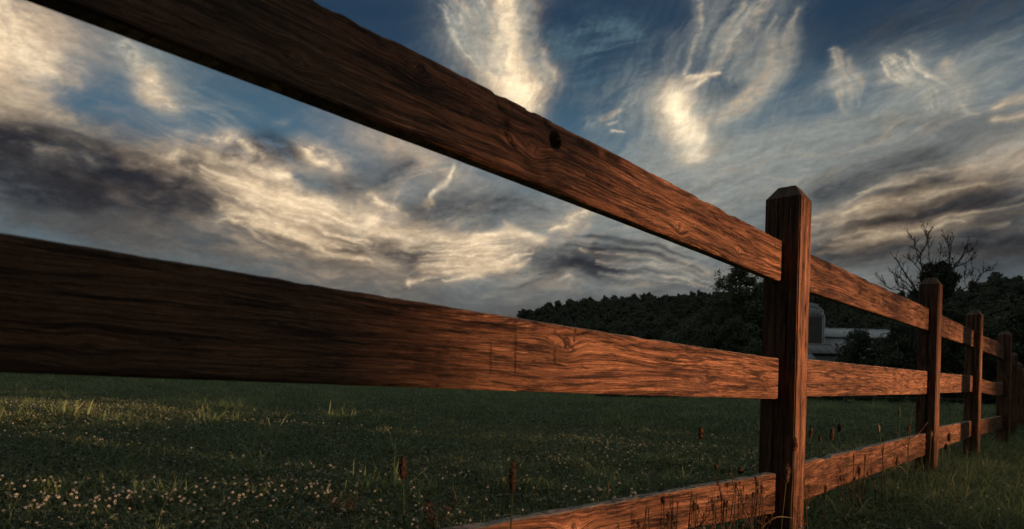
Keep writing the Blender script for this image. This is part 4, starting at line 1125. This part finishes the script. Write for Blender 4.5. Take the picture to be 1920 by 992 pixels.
# third
L3 = p3.len
rail(p3, [(1764, 589), (1826, 620)], [(1764, 630), (1825, 650)], 7, -.05, L3 + .02, .012, deg=1, nf=14, knots=[((1785, 615), 1.6, 1, .3)])
rail(p3, [(1759, 698.5), (1824, 704.5)], [(1758, 737.5), (1823, 735)], 8, -.05, L3 + .02, .012, deg=1, nf=14, knots=[((1785, 720), 1.5, 1.2, .2)])
rail(p3, [(1756, 802), (1822, 789)], [(1755.5, 844), (1822, 818.5)], 9, -.05, L3 + .02, .012, deg=1, nf=14)
# fourth, warped boards
L4 = p4.len
cv = lambda s: 0.02 * np.sin(s / L4 * math.pi)
rail(p4, [(1840, 629), (1854, 634), (1868.6, 641), (1876, 648), (1881, 654)], [(1840, 657), (1860, 666), (1881, 675)], 10, -.05, L4 + .02, .015, curve=cv, nf=10)
rail(p4, [(1838, 709), (1847, 713), (1856.5, 716), (1868, 717.5), (1881, 717)], [(1838, 735), (1850, 739), (1866, 742), (1881, 741)], 11, -.05, L4 + .02, .015, curve=cv, nf=10)
rail(p4, [(1837, 787), (1880, 780)], [(1836, 817), (1880, 803)], 12, -.05, L4 + .02, .015, deg=1, nf=10)

# posts: (plan point where the rails meet the dark face, direction, height of the top, ground)
def post(x, y, d, top, seed, w=0.118, l=0.109, off=0.056, step=.012, n=22, grooves=(), bevel=.042):
    """square post with a four-way chamfered head; (x, y) is where the rail front line enters it"""
    nv_ = Vector((d.y, -d.x))
    zs = np.concatenate([np.arange(-.25, top - bevel, step), [top - bevel, top - bevel * .5, top - .002, top]])
    per = []
    for (a, b_) in (((0, 0), (1, 0)), ((1, 0), (1, 1)), ((1, 1), (0, 1)), ((0, 1), (0, 0))):
        for k in range(n): f = k / n; per.append((a[0] + (b_[0] - a[0]) * f, a[1] + (b_[1] - a[1]) * f))
    per = np.array(per)                        # unit square: x along the fence, y from the camera side backwards
    cxy = per - .5
    rad = np.maximum(np.abs(cxy[:, 0]), np.abs(cxy[:, 1]))
    corner = np.minimum(np.abs(cxy[:, 0]), np.abs(cxy[:, 1])) / rad
    Z = np.repeat(zs[:, None], len(per), 1)
    U = np.repeat(per[None, :, 0], len(zs), 0); V = np.repeat(per[None, :, 1], len(zs), 0)
    shrink = np.clip((Z - (top - bevel)) / bevel, 0, 1)
    ins = .030 * shrink
    round_ = .004 * np.clip((corner - .9) / .1, 0, 1) ** 2
    along = (U - .5) * (l - 2 * ins - 2 * round_[None, :]) + l / 2
    back = (V - .5) * (w - 2 * ins - 2 * round_[None, :]) + w / 2
    nse = 0.0013 * fbm(Z * 3 + seed * 4, (U + V * 2) * 2, 3, .5, 41)
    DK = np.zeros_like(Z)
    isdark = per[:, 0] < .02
    DK = DK + (.50 + .25 * fbm(Z * 6 + seed, U * 3 + V * 9, 4, .6, 47)) * ((per[:, 1] > .03) | (per[:, 0] < .01))[None, :]   # painted shade: every face but the sunlit front darkened in the colour
    gd = np.zeros_like(Z)
    for (gv, gw_, dp) in grooves:
        wob = .02 * fbm(zs * 3, zs * 0 + gv * 9, 3, .5, 43)[:, None]
        e = np.exp(-((V - gv - wob) / gw_) ** 2) * isdark[None, :]
        gd += e * dp; DK = np.maximum(DK, e)
    along = along + gd + nse
    # dark knots and slots on the sunlit face
    rs_ = np.random.default_rng(seed); lit = per[:, 1] < .02
    for _ in range(9):
        kz, ku, kl, kw = rs_.uniform(.1, top), rs_.uniform(.25, .8), rs_.uniform(.006, .03), rs_.uniform(.03, .10)
        e = np.exp(-((Z - kz) / kl) ** 2 - ((U - ku) / kw) ** 2) * lit[None, :]
        DK = np.maximum(DK, e * .95); back = back + e * .003
    X = x + d.x * along + nv_.x * (off - back); Y = y + d.y * along + nv_.y * (off - back)
    co = np.stack([X, Y, Z], -1).reshape(-1, 3); nn, m = Z.shape
    i, j = np.meshgrid(np.arange(nn - 1), np.arange(m), indexing='ij'); jn = (j + 1) % m
    q = np.stack([i * m + j, i * m + jn, (i + 1) * m + jn, (i + 1) * m + j], -1).reshape(-1, 4)
    nvn = len(co); co = np.vstack([co, co[-m:].mean(0)[None]])
    tr = np.array([(nvn, (nn - 1) * m + k, (nn - 1) * m + (k + 1) % m) for k in range(m)])
    side = np.where(per[:, 0] < .01, V, np.where(per[:, 1] < .01, U + 1.3, np.where(per[:, 0] > .99, V + 2.6, U + 3.9)))
    G = side * 10.5 + .9 * fbm(Z * 1.2 + seed * 3, side, 3, .5, 44)
    wc = np.stack([Z + seed * 11.3, G, V * .3], -1).reshape(-1, 3); wc = np.vstack([wc, wc[-1:]])
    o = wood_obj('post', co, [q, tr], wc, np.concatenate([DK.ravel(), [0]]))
    me = o.data
    me.polygons.foreach_set('use_smooth', np.zeros(len(me.polygons), bool))
    return o
def hgt(p2d, px, py):
    u, v = uv_of(px, py); return EYE + v * p2d.y
NAIL = plain('galvanised nail', (0.45, 0.45, 0.45), 0.35, 20, 0.2, metal=1.0)
def nail(parent, x, y, z, d):
    m_ = MB(); nv_ = Vector((d.y, -d.x)); m_.tube([(x, y, z), (x + nv_.x * .003, y + nv_.y * .003, z)], .0042, 8)
    o = m_.build('nail', NAIL, parent, True); o.matrix_parent_inverse = FINV
PO = []
for k, (pt_, d_, tx, ty, gr_) in enumerate([
        (B1, p1.d, 1476, 348, [(.30, .012, .003), (.62, .012, .004), (.47, .006, .0015)]),
        (p2.B, p2.d, 1742, 522, [(.5, .015, .003)]), (p3.B, p3.d, 1825, 582, [(.5, .02, .002)]), (p4.B, p4.d, 1877, 621, [])]):
    tz = hgt(pt_ + d_ * .06, tx, ty) - (.010 if k == 0 else 0)
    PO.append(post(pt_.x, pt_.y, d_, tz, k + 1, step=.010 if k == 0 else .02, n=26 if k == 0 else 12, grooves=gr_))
    nz_ = tz - .09
    q_ = pt_ + d_ * .060 + Vector((d_.y, -d_.x)) * .0565
    nail(PO[-1], q_.x, q_.y, nz_, d_)
# post behind the viewer's left, and the run that goes on to the right
dP = p1.d; q0 = p1.A - dP * 1.95
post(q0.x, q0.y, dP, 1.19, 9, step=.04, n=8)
prev = p4.B; dirs = [37.4, 37.5, 37.6, 37.0, 36.5, 36]; tops = [1.16, 1.15, 1.15, 1.15, 1.15, 1.15]
zt4 = [(.105, .235), (.48, .61), (.87, 1.0)]
for k, dg in enumerate(dirs):
    d_ = Vector((math.sin(R(dg)), math.cos(R(dg)))); nx = prev + d_ * 2.55
    pan = Panel(prev + d_ * .12, nx)
    for (zb_, zt_) in zt4:
        def pixof(P2, z):
            u, v = P2.x / P2.y, (z - EYE) / P2.y; c, s_ = math.cos(-ROLL), math.sin(-ROLL)
            return (CX + F * (u * c - v * s_), CY - F * (u * s_ + v * c))
        dz_ = .02 * math.sin(k * 2.1 + zb_ * 9)
        rail(pan, [pixof(pan.A, zt_), pixof(pan.B, zt_ + dz_)], [pixof(pan.A, zb_), pixof(pan.B, zb_ + dz_)], 20 + k * 3 + zb_, -.05, pan.len + .02, .05, deg=1, nf=6)
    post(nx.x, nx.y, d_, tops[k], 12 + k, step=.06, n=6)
    prev = nx
# ------------------------------------------------------------------ unseen leaf screen added behind the viewer, its gap shaped to sun the fence
def light_blockers():
    rng = np.random.default_rng(77)
    lat = np.array([-sh.y, sh.x, 0.0]); lat *= np.sign(lat[0] * D1.x + lat[1] * D1.y)     # sideways, towards the far end of the fence
    o0 = np.array([B1.x, B1.y, 0.0]); DB = 45.0
    rise = DB * math.tan(SUN_EL)
    q3 = [(p3.A + p3.d * p3.hit(x_, 700)[0] - B1).dot(Vector(lat[:2])) for x_ in (1803, 1820)]
    QL, QR, ZB, ZT = -1.62, 6.22, rise - 0.18, rise + 1.30
    def inside(q, z, soft):
        dl, dr, dt = q - QL, QR - q, ZT - z
        return np.minimum(np.minimum(dl, dr), np.minimum(dt, z - ZB)) > soft
    n = 75000
    q = np.where(rng.random(n) < .4, rng.uniform(-9, 14, n), rng.uniform(-110, 150, n)); z = rng.uniform(0, 27, n) ** 1.0; w = rng.uniform(-2.5, 6, n)
    keep = ~inside(q, z, rng.normal(size=n) * .12 - .15)
    q, z, w = q[keep], z[keep], w[keep]
    near = (np.abs(q - 2.5) < 8) & (z < 9)
    mb = MB()
    def P_(q, z, w): return o0 + np.outer(q, lat) + np.outer(DB + w, np.array(sh)) + np.outer(z, (0, 0, 1))
    mb.leaves(P_(q[near], z[near], w[near] * .4), .33, rng)
    mb.leaves(P_(q[~near], z[~near], w[~near]), .95, rng)
    # dense small leaves round the gap
    n = 26000; q = rng.uniform(QL - 3, QR + 3, n); z = rng.uniform(0, ZT + 3, n)
    keep = ~inside(q, z, rng.normal(size=n) * .22 + .06); q, z = q[keep], z[keep]
    mb.leaves(P_(q, z, rng.uniform(-.8, 1.2, len(q))), .14, rng)
    o = mb.build('sun_screen', TREED); tag(o, 'unseen leaf screen added behind the viewer to let sun reach only the fence', 'sun_screen', kind='stuff')
    # unseen leaf wall added on the left behind, to dim skylight on the posts
    n = 30000; a = np.radians(rng.uniform(178, 285, n)); r_ = rng.uniform(11, 16, n)
    mb2 = MB(); mb2.leaves(np.stack([r_ * np.sin(a), r_ * np.cos(a), rng.uniform(0, 15, n)], 1), .42, rng)
    o2 = mb2.build('sky_screen', TREED); tag(o2, 'unseen leaf wall added behind the viewer on the left to dim the skylight', 'sky_screen', kind='stuff')
    # unseen trunk added to cast the shaded patch on the third panel
    u = o0 + lat * (sum(q3) / 2) + np.array(sh) * 13.0
    e = empty('shadow_trunk', tuple(u)); tag(e, 'unseen trunk added behind the viewer to cast shade on the third panel', 'tree')
    m_ = MB(); m_.tube([(0, 0, -.2), (.0, 0, 1.5), (.02, .0, 3.2), (.1, .05, 5.0)], np.array([1.06, 1.0, .96, .6]) * (q3[1] - q3[0]) * .48, 12); m_.build('trunk', BARK, e, True)
    for a in (0.5, 2.4, 4.2):
        b_ = MB(); b_.tube([(0, 0, 4.2), (math.cos(a) * .7, math.sin(a) * .7, 5.2), (math.cos(a) * 1.1, math.sin(a) * 1.1, 6.2)], [.09, .05, .02], 6); b_.build('branch', BARK, e, True)
light_blockers()

# ------------------------------------------------------------------ grass
def blade_co(rng, n, size, hmin, hmax, wid, bend):
    """curved tapering blades: 3 segments, one point at the tip"""
    r_ = size * np.sqrt(rng.random(n)); a = rng.random(n) * 6.283
    bx, by = r_ * np.cos(a), r_ * np.sin(a)
    h = rng.uniform(hmin, hmax, n) * rng.uniform(.6, 1, n); th = rng.random(n) * 6.283; bd = bend * rng.uniform(.1, 1.4, n) * h
    dx_, dy_ = np.cos(th), np.sin(th); w = wid * rng.uniform(.6, 1.3, n); ph = th + 1.57 + rng.normal(size=n) * .5
    sx, sy = np.cos(ph) * w, np.sin(ph) * w
    rows = []
    for f, ww in ((0, .8), (.38, 1.0), (.74, .7)):
        b_ = bd * f ** 2; z = h * (f - .12 * (bd / h) * f * f)
        for s_ in (-1, 1): rows.append(np.stack([bx + dx_ * b_ + s_ * sx * ww, by + dy_ * b_ + s_ * sy * ww, z], 1))
    rows.append(np.stack([bx + dx_ * bd, by + dy_ * bd, h * (1 - .30 * np.clip(bd / h, 0, 1.6))], 1))
    co = np.stack(rows, 1).reshape(-1, 3); o = np.arange(n)[:, None] * 7
    q = np.concatenate([o + np.array([[0, 1, 3, 2]]), o + np.array([[2, 3, 5, 4]])]); t = o + np.array([[4, 5, 6]])
    return co, q, t
def grass_patch(seed, n=165, size=.17, hmin=.030, hmax=.088, wid=.0027, bend=.7, clover=26, stalk=4, dry=4, gm=None):
    rng = np.random.default_rng(seed); mb = MB()
    co, q, t = blade_co(rng, n, size, hmin, hmax, wid, bend); mb.add(co, q, t, 0)
    if clover:
        c = np.stack([rng.uniform(-size, size, clover), rng.uniform(-size, size, clover), rng.uniform(.025, .065, clover)], 1)
        for k in range(3):
            a = k * 2.09 + rng.random(clover); off = np.stack([np.cos(a) * .008, np.sin(a) * .008, rng.normal(size=clover) * .002], 1)
            mb.leaves(c + off, .0085, rng, 1, .75)
    if stalk:
        co, q, t = blade_co(rng, stalk, size, hmax * 1.2, hmax * 2.2, .0009, .45); mb.add(co, q, t, 0)
    if dry:
        co, q, t = blade_co(rng, dry, size, hmin, hmax * 1.2, .0014, .9); mb.add(co, q, t, 2)
    return mb.build('grass_tuft', [gm or GRASS, CLOVER, DRYG])
lawn = proto_collection('turf', [grass_patch(300 + k, stalk=(0, 0, 1)[k % 3], dry=(1, 2, 2)[k % 3]) for k in range(8)])
tall = proto_collection('long grass', [grass_patch(340 + k, n=95, size=.15, hmin=.08, hmax=.27, wid=.0044, bend=.95, clover=14, stalk=3, dry=2, gm=LUSH) for k in range(7)])
rng = np.random.default_rng(42)
def wedge(n, r0, r1, a0=-40, a1=41, p=1.0):
    r_ = r0 + (r1 - r0) * rng.random(n) ** p; a = np.radians(rng.uniform(a0, a1, n)); return r_ * np.sin(a), r_ * np.cos(a)
def scat(name, X, Y, sc, coll, k, lab, cat='grass', zj=0.0, tilt=.12):
    n = len(X); z = ground_h(X, Y) - .004 + zj
    hs = sc * (0.75 + 0.55 * (0.5 + 0.5 * fbm(X * .7, Y * .7, 4, .6, 51)))
    o = scatter(name, np.c_[X, Y, z], np.c_[rng.normal(size=n) * tilt, rng.normal(size=n) * tilt, rng.random(n) * 6.28], np.c_[sc, sc, hs], rng.integers(0, k, n), coll)
    return tag(o, lab, cat, kind='stuff')
xs, ys, ss_ = [], [], []
for n, r0, r1, s0 in ((2600, .9, 4.5, .95), (4200, 4.5, 9, 1.15), (5200, 9, 18, 1.6), (5200, 18, 36, 2.4), (5200, 36, 90, 3.6)):
    r_ = np.sqrt(rng.uniform(r0 ** 2, r1 ** 2, n)); a = np.radians(rng.uniform(-41, 43, n))
    xs.append(r_ * np.sin(a)); ys.append(r_ * np.cos(a)); ss_.append(np.full(n, s0) * rng.uniform(.8, 1.2, n))
scat('grass', np.concatenate(xs), np.concatenate(ys), np.concatenate(ss_), lawn, 8, 'short grass and clover of the field beyond the fence')
# longer growth on the camera side of the fence and at its foot
n = 9000; t_ = rng.uniform(-3, 16, n); off = rng.uniform(-.5, 5.0, n) ** 1.0
X = B1.x + D1.x * t_ + N1.x * off; Y = B1.y + D1.y * t_ + N1.y * off
keep = (Y > .6) & (np.hypot(X, Y) > 1.5) & (np.abs(np.degrees(np.arctan2(X, Y))) < 42) & (rng.random(n) < np.where(off < -.1, .5, 1.0))
X, Y, off = X[keep], Y[keep], off[keep]
scat('grass', X, Y, rng.uniform(.42, .82, len(X)) * np.clip(np.hypot(X - B1.x - .1, Y - B1.y + .1) / 1.2, .42, 1), tall, 7, 'long lush grass on the near side of the fence')
# scattered taller tufts in the field
X, Y = wedge(130, 3.2, 40, p=1.4)
scat('grass', X, Y, rng.uniform(.5, 1.0, 130) * (1 + np.hypot(X, Y) * .05), tall, 7, 'taller grass tufts scattered through the field')

r_ = 9 + 52 * rng.random(900) ** 1.2; a = np.radians(rng.uniform(-40, 41, 900)); X, Y = r_ * np.sin(a), r_ * np.cos(a); kp = fbm(X * .25, Y * .25, 3, .6, 71) > .05; X, Y = X[kp], Y[kp]
scat('grass', X, Y, rng.uniform(.7, 1.3, len(X)) * (1 + np.hypot(X, Y) * .03), tall, 7, 'coarse darker tufts in the far part of the field')
# clover flowers
def flower(seed, r=.0095, h=.085):
    rng = np.random.default_rng(seed); mb = MB()
    mb.tube([(0, 0, 0), (.004, .002, h * .6), (0, 0, h)], .0009, 3, 0)
    th, ph = np.meshgrid(np.linspace(0, 6.283, 9)[:-1], np.linspace(-.5, 1.4, 5))
    d = np.stack([np.cos(th) * np.cos(ph), np.sin(th) * np.cos(ph), np.sin(ph) * .85], -1).reshape(-1, 3)
    mb.leaves(np.array([0, 0, h + r * .3]) + d * r * .72, r * .42, rng, 1)
    mb.leaves(np.array([0, 0, h + r * .3]) + d * r * .35, r * .5, rng, 1)
    o = mb.build('clover_flower', [STALK, PETAL]); return o
FL = [flower(400 + k, r=.0046 + .0004 * k, h=.085 + .010 * k) for k in range(5)]
pts = []
while len(pts) < 8000:
    r_ = 2.3 + 34 * rng.random() ** 1.35; a = R(rng.uniform(-38, 40)); x, y = r_ * math.sin(a), r_ * math.cos(a)
    dn = float(fbm(np.array([x * .55]), np.array([y * .55]), 3, .6, 61)[0]); px_ = CX + F * x / y
    dens = np.interp(r_, [2, 2.6, 4.5, 7, 12, 30], [.3, .35, .3, .3, .45, .7]) * (1.0 if px_ < 1420 else .10)
    if rng.random() < dens * np.clip(.38 + 1.1 * dn, .12, 1): pts.append((r_, x, y))
pts.sort()
for k, (r_, x, y) in enumerate(pts[:300]):
    src = FL[k % 5]
    o = src if k < 5 else src.copy()
    if k >= 5: COL.objects.link(o)
    o.location = (x, y, float(ground_h(x, y)) - .005); s_ = rng.uniform(.65, 1.05); o.scale = (s_, s_, s_ * rng.uniform(.7, 1.15)); o.rotation_euler = (rng.normal() * .15, rng.normal() * .15, rng.random() * 6.28)
    tag(o, 'small white clover flower in the grass of the field', 'flower', 'white clover flowers in the field')
FP = proto_collection('far clover flowers', [flower(420 + k, .0058, .085 + .01 * k) for k in range(3)])
far = np.array(pts[300:])
scat('far_clover_flowers', far[:, 1], far[:, 2], 1.0 + .032 * far[:, 0] * rng.uniform(.6, 1.2, len(far)), FP, 3, 'white clover flowers dotted far across the field', 'flowers')

# ------------------------------------------------------------------ stalks and weeds
def stalk(x, y, h, label, lean=(0, 0), head=.035, hr=.0045, mat=SEEDH, name='plantain_stalk', group=None, stem=.0017, leafs=0, kink=0.0, rngk=0):
    z0 = float(ground_h(x, y)); e = empty(name, (x, y, z0)); tag(e, label, 'plant', group)
    rg = np.random.default_rng(rngk + int(h * 1e4))
    ln = smooth_line([(0, 0, 0), (lean[0] * .3 + kink, lean[1] * .3, h * .5), (lean[0], lean[1], h)], 9)
    m_ = MB(); m_.tube(ln, np.linspace(stem * 1.25, stem * .8, 9), 5); m_.build('stem', SEEDH if group else STALK, e, True)
    up_ = (ln[-1] - ln[-2]); up_ /= np.linalg.norm(up_)
    t = np.linspace(0, 1, 9); prof = hr * np.sin(np.clip(t * .93 + .07, 0, 1) * math.pi) ** .6
    hm = MB(); c = ln[-1] + up_ * (head * t)[:, None]; hm.tube(c, prof + 1e-4, 9)
    k = 240; tt = rg.random(k); an = rg.random(k) * 6.28; a_ = np.cross(up_, (1, 0, 0.1)); a_ /= np.linalg.norm(a_); b_ = np.cross(up_, a_)
    rr_ = np.interp(tt, t, prof) * rg.uniform(.95, 1.25, k)
    hm.leaves(ln[-1] + up_ * (head * tt)[:, None] + rr_[:, None] * (np.cos(an)[:, None] * a_ + np.sin(an)[:, None] * b_), hr * .42, rg)
    hm.build('seed_head', mat, e)
    return e
def gxy(px, py, depth):
    u, v = uv_of(px, py); return u * depth, depth, EYE + v * depth
def place_stalk(px, py_tip, depth, label, head_px=40, wpx=12, lean_px=0, **kw):
    if 'group' in kw: wpx *= .55; head_px *= .85
    """stalk whose tip is seen at px, py_tip when it stands at that depth"""
    x, y, zt = gxy(px, py_tip, depth); hd = head_px / F * depth
    lx = lean_px / F * depth
    return stalk(x - lx, y, zt - hd - float(ground_h(x, y)), label, (lx, 0), hd, wpx / 2 / F * depth, **kw)
place_stalk(757, 855, 1.35, 'tall rusty foxtail seed head leaning left at the lower middle of the field', 44, 12, -12, mat=RUST, name='foxtail_stalk')
place_stalk(962, 862, 1.15, 'thick upright rusty foxtail seed head before the left end of the bottom rail', 62, 13, 4, mat=RUST, name='foxtail_stalk', stem=.0016)
place_stalk(1314, 800, 3.4, 'dark seed head alone in the field above the middle of the bottom rail', 24, 8, 2)
place_stalk(1343, 868, 2.6, 'seed head standing up behind the bottom rail, well left of the nearest post', 14, 6, 0)
place_stalk(1388, 875, 2.35, 'seed head tipped sideways just above the bottom rail near the nearest post', 13, 8, 4)
place_stalk(1520, 800, 3.6, 'hooked brown seed head right of the nearest post in the field', 22, 6, 3)
place_stalk(1560, 800, 3.3, 'brown seed head between two others beyond the second bottom rail', 26, 7, 2)
place_stalk(1574, 794, 3.5, 'upright brown seed head, highest of those beyond the second bottom rail', 16, 6, 0)
place_stalk(1538, 816, 3.2, 'short brown seed head close to the top edge of the second bottom rail', 12, 5, 0)
place_stalk(1687, 760, 3.9, 'tall thin green grass stalk before the second post', 26, 3, -2, mat=STALK)
place_stalk(1649, 794, 3.4, 'pale stalk leaning left above the second bottom rail', 16, 4, -16, mat=DRYG)
place_stalk(1703, 798, 3.6, 'small reddish seed head left of the second post', 12, 4, 0, mat=RUST)
place_stalk(1490, 820, 2.15, 'dark seed head casting its shadow on the sunlit side of the nearest post', 26, 8, 6, stem=.001)
place_stalk(1475, 870, 2.12, 'brown fuzzy seed head before the dark side of the nearest post', 34, 9, 10)
place_stalk(1746, 808, 3.75, 'pale drooping stalk in front of the second post', 12, 4, 3, mat=DRYG)
place_stalk(1780, 812, 4.4, 'dark seed stalk in front of the third bottom rail', 16, 5, 1)
place_stalk(1774, 832, 4.4, 'short dark seed stalk low on the third bottom rail', 12, 5, 2)
wpos = [(1170, 958, 28, 9, -3, 1.62), (1245, 930, 18, 9, -8, 1.72), (1302, 938, 22, 9, -4, 1.85), (1358, 936, 20, 7, 0, 1.98), (1363, 938, 16, 8, 2, 1.99), (1380, 905, 12, 7, 3, 2.0), (1412, 922, 14, 8, 5, 2.05),
        (1420, 917, 14, 8, 6, 2.06), (1428, 913, 14, 8, 7, 2.07), (1419, 903, 10, 9, 12, 2.05), (1338, 945, 26, 6, 1, 1.9), (1253, 960, 18, 9, 2, 1.75), (1140, 972, 18, 8, -8, 1.6)]
desc = ['leaning left at the left end', 'nodding beside the forked weed', 'fat and dark left of the branching weed', 'slim and upright in the middle', 'thick beside the slim one', 'small on a long stem', 'first of three close together',
        'middle one of three close together', 'last of three close together', 'bent over highest near the post', 'long narrow one', 'low one between the forked stems', 'lowest one at the far left']
for k, (px, py, hp, wp, ln_, dp) in enumerate(wpos):
    place_stalk(px, py, dp, 'dark plantain head before nearest bottom rail, ' + desc[k], hp, wp, ln_, group='plantain heads before the nearest bottom rail', rngk=k)
w2 = [(1577, 890, 14, 6, -9, 2.75), (1602, 893, 12, 6, 6, 2.8), (1612, 876, 16, 5, 1, 2.95), (1622, 852, 18, 5, 3, 3.0), (1601, 850, 16, 4, 0, 3.0), (1610, 872, 20, 6, 0, 3.0), (1656, 832, 26, 4, 0, 3.15), (1681, 853, 24, 6, 6, 3.3), (1548, 908, 22, 7, 0, 2.6)]
d2_ = ['hooked left', 'hooked right beside the hooked-left one', 'short and fat in the cluster', 'highest in the cluster', 'slim one left in the cluster', 'thick one in the middle of the cluster', 'thin one standing alone right of the cluster', 'curved sweeping one near the second post', 'stubby one near the nearest post']
for k, (px, py, hp, wp, ln_, dp) in enumerate(w2):
    place_stalk(px, py, dp, 'dark seed head before the second bottom rail, ' + d2_[k], hp, wp, ln_, group='seed heads before the second bottom rail', rngk=40 + k)
def weed(px, py_tip, depth, label, spread=.05, seed=0, name='branching_weed', mat=SEEDH, n=5, heads=True):
    rg = np.random.default_rng(seed); x, y, zt = gxy(px, py_tip, depth); z0 = float(ground_h(x, y)); h = zt - z0
    e = empty(name, (x, y, z0)); tag(e, label, 'plant')
    st = smooth_line([(0, 0, 0), (rg.normal() * .01, 0, h * .5), (rg.normal() * .015, 0, h)], 10)
    m_ = MB(); m_.tube(st, np.linspace(.0030, .0014, 10), 5); m_.build('stem', mat, e, True)
    for k in range(n):
        f = .28 + .62 * k / n; i = int(f * 9); s_ = (-1) ** k
        en = st[i] + np.array([s_ * spread * rg.uniform(.6, 1.2), rg.normal() * .02, h * rg.uniform(.15, .32)])
        b_ = MB(); b_.tube(smooth_line([st[i], (st[i] + en) / 2 + (s_ * .006, 0, -.006), en], 6), np.linspace(.0020, .0011, 6), 4)
        if heads: b_.leaves(en + rg.normal(size=(34, 3)) * (.0022, .0022, .0045), .0028, rg)
        for q in range(3):
            p_ = st[i] + (en - st[i]) * rg.uniform(.3, .9); b_.tube([p_, p_ + np.array([rg.normal() * .012, rg.normal() * .006, .012])], .0007, 3)
        b_.build('branch', mat, e)
    return e
weed(1288, 922, 1.74, 'tall forked dark weed before the middle of the nearest bottom rail', .045, 1)
weed(1222, 952, 1.66, 'widely forked dark weed left of the tall forked one', .06, 2)
weed(1403, 905, 1.95, 'slanting dark weed with many side branches near the nearest post', .04, 3, n=6)
weed(1345, 950, 1.85, 'low tangled dark weed between the forked weeds', .06, 4, n=6)
weed(1519, 895, 2.3, 'two-pronged dark weed just right of the nearest post', .05, 5, n=3, heads=False)
weed(1192, 948, 1.60, 'thin dark weed at the left of the weeds before the nearest bottom rail', .05, 6, n=5)
weed(1268, 940, 1.76, 'dark weed crossing the tall forked one', .07, 7, n=4, heads=False)
weed(1320, 925, 1.84, 'leafless dark twig slanting over the middle of the nearest bottom rail', .08, 8, n=4, heads=False)
weed(1375, 915, 1.92, 'dark weed with short side twigs left of the three close heads', .05, 9, n=6)
weed(1437, 930, 2.05, 'thin dark weed closest to the left side of the nearest post', .03, 10, n=4)
weed(1180, 905, 4.2, 'thin dark weed in the field above the bottom rail', .05, 11, n=4, heads=False)
weed(1705, 765, 3.7, 'thin upright twig with level side branches left of the second post', .09, 12, n=5, heads=False)
weed(1590, 870, 2.9, 'branching weed behind the cluster of heads at the second bottom rail', .04, 13, n=5)
weed(1640, 880, 3.1, 'small forked weed right of the cluster of heads at the second bottom rail', .04, 14, n=4)
# reddish dock plants and dry stems in the field
def sorrel(px, py, d, label, hpx, seed):
    rg = np.random.default_rng(seed); x, y, _ = gxy(px, py, d); z0 = float(ground_h(x, y)); h = hpx / F * d + .1
    e = empty('red_sorrel', (x, y, z0)); tag(e, label, 'plant', 'reddish seeding plants in the field')
    m_ = MB(); hd = MB()
    for k in range(5):
        a = rg.random() * 6.28; tip = np.array([math.cos(a) * .045, math.sin(a) * .045, h * rg.uniform(.75, 1)])
        m_.tube([(0, 0, 0), tip * (.4, .4, .5), tip], .0012, 4); hd.leaves(tip * np.array([.7, .7, 1]) + rg.normal(size=(90, 3)) * (.014, .014, h * .16) - (0, 0, h * .12), .0035, rg)
    m_.build('stem', RUST, e); hd.build('seed_head', RUST, e)
sorrel(822, 985, 2.35, 'reddish seeding plant at the bottom of the picture below the two foxtails', 50, 1)
#sorrel(1212, 868, 5.0, 'small reddish plant in the field above the middle of the bottom rail', 14, 2)
sorrel(640, 962, 2.6, 'reddish dry plant at the bottom left of the leaning foxtail', 20, 3)
#sorrel(222, 912, 3.4, 'reddish brown low plant far left in the field', 14, 4)
#sorrel(505, 945, 2.9, 'low reddish plant in the clover at the lower left', 16, 5)
# arching dry blades by the fence foot
def arch(px0, py0, px1, py1, px2, py2, d, label):
    e = empty('dry_grass_blade', gxy(px0, py0, d)); tag(e, label, 'grass blade')
    pts = smooth_line([gxy(px0, py0, d), gxy(px1, py1, d - .02), gxy(px2, py2, d + .02)], 14)
    m_ = MB(); m_.tube(pts - np.array(e.location), np.concatenate([np.linspace(.0022, .0016, 10), np.linspace(.0014, .0004, 4)]), 4); m_.build('blade', DRYG, e, True)
arch(1425, 992, 1455, 970, 1492, 972, 2.1, 'pale arching grass blade at the foot of the nearest post')
arch(1665, 888, 1685, 874, 1702, 890, 3.3, 'curved dry grass blade under the second bottom rail')
arch(1768, 925, 1776, 930, 1782, 914, 3.7, 'pale upright dry blade right of the second post')
arch(862, 958, 852, 920, 861, 885, 2.9, 'tall dry split stem in the clover left of the thick foxtail')
arch(1140, 925, 1142, 900, 1152, 886, 3.2, 'dry straw standing just above the bottom rail')
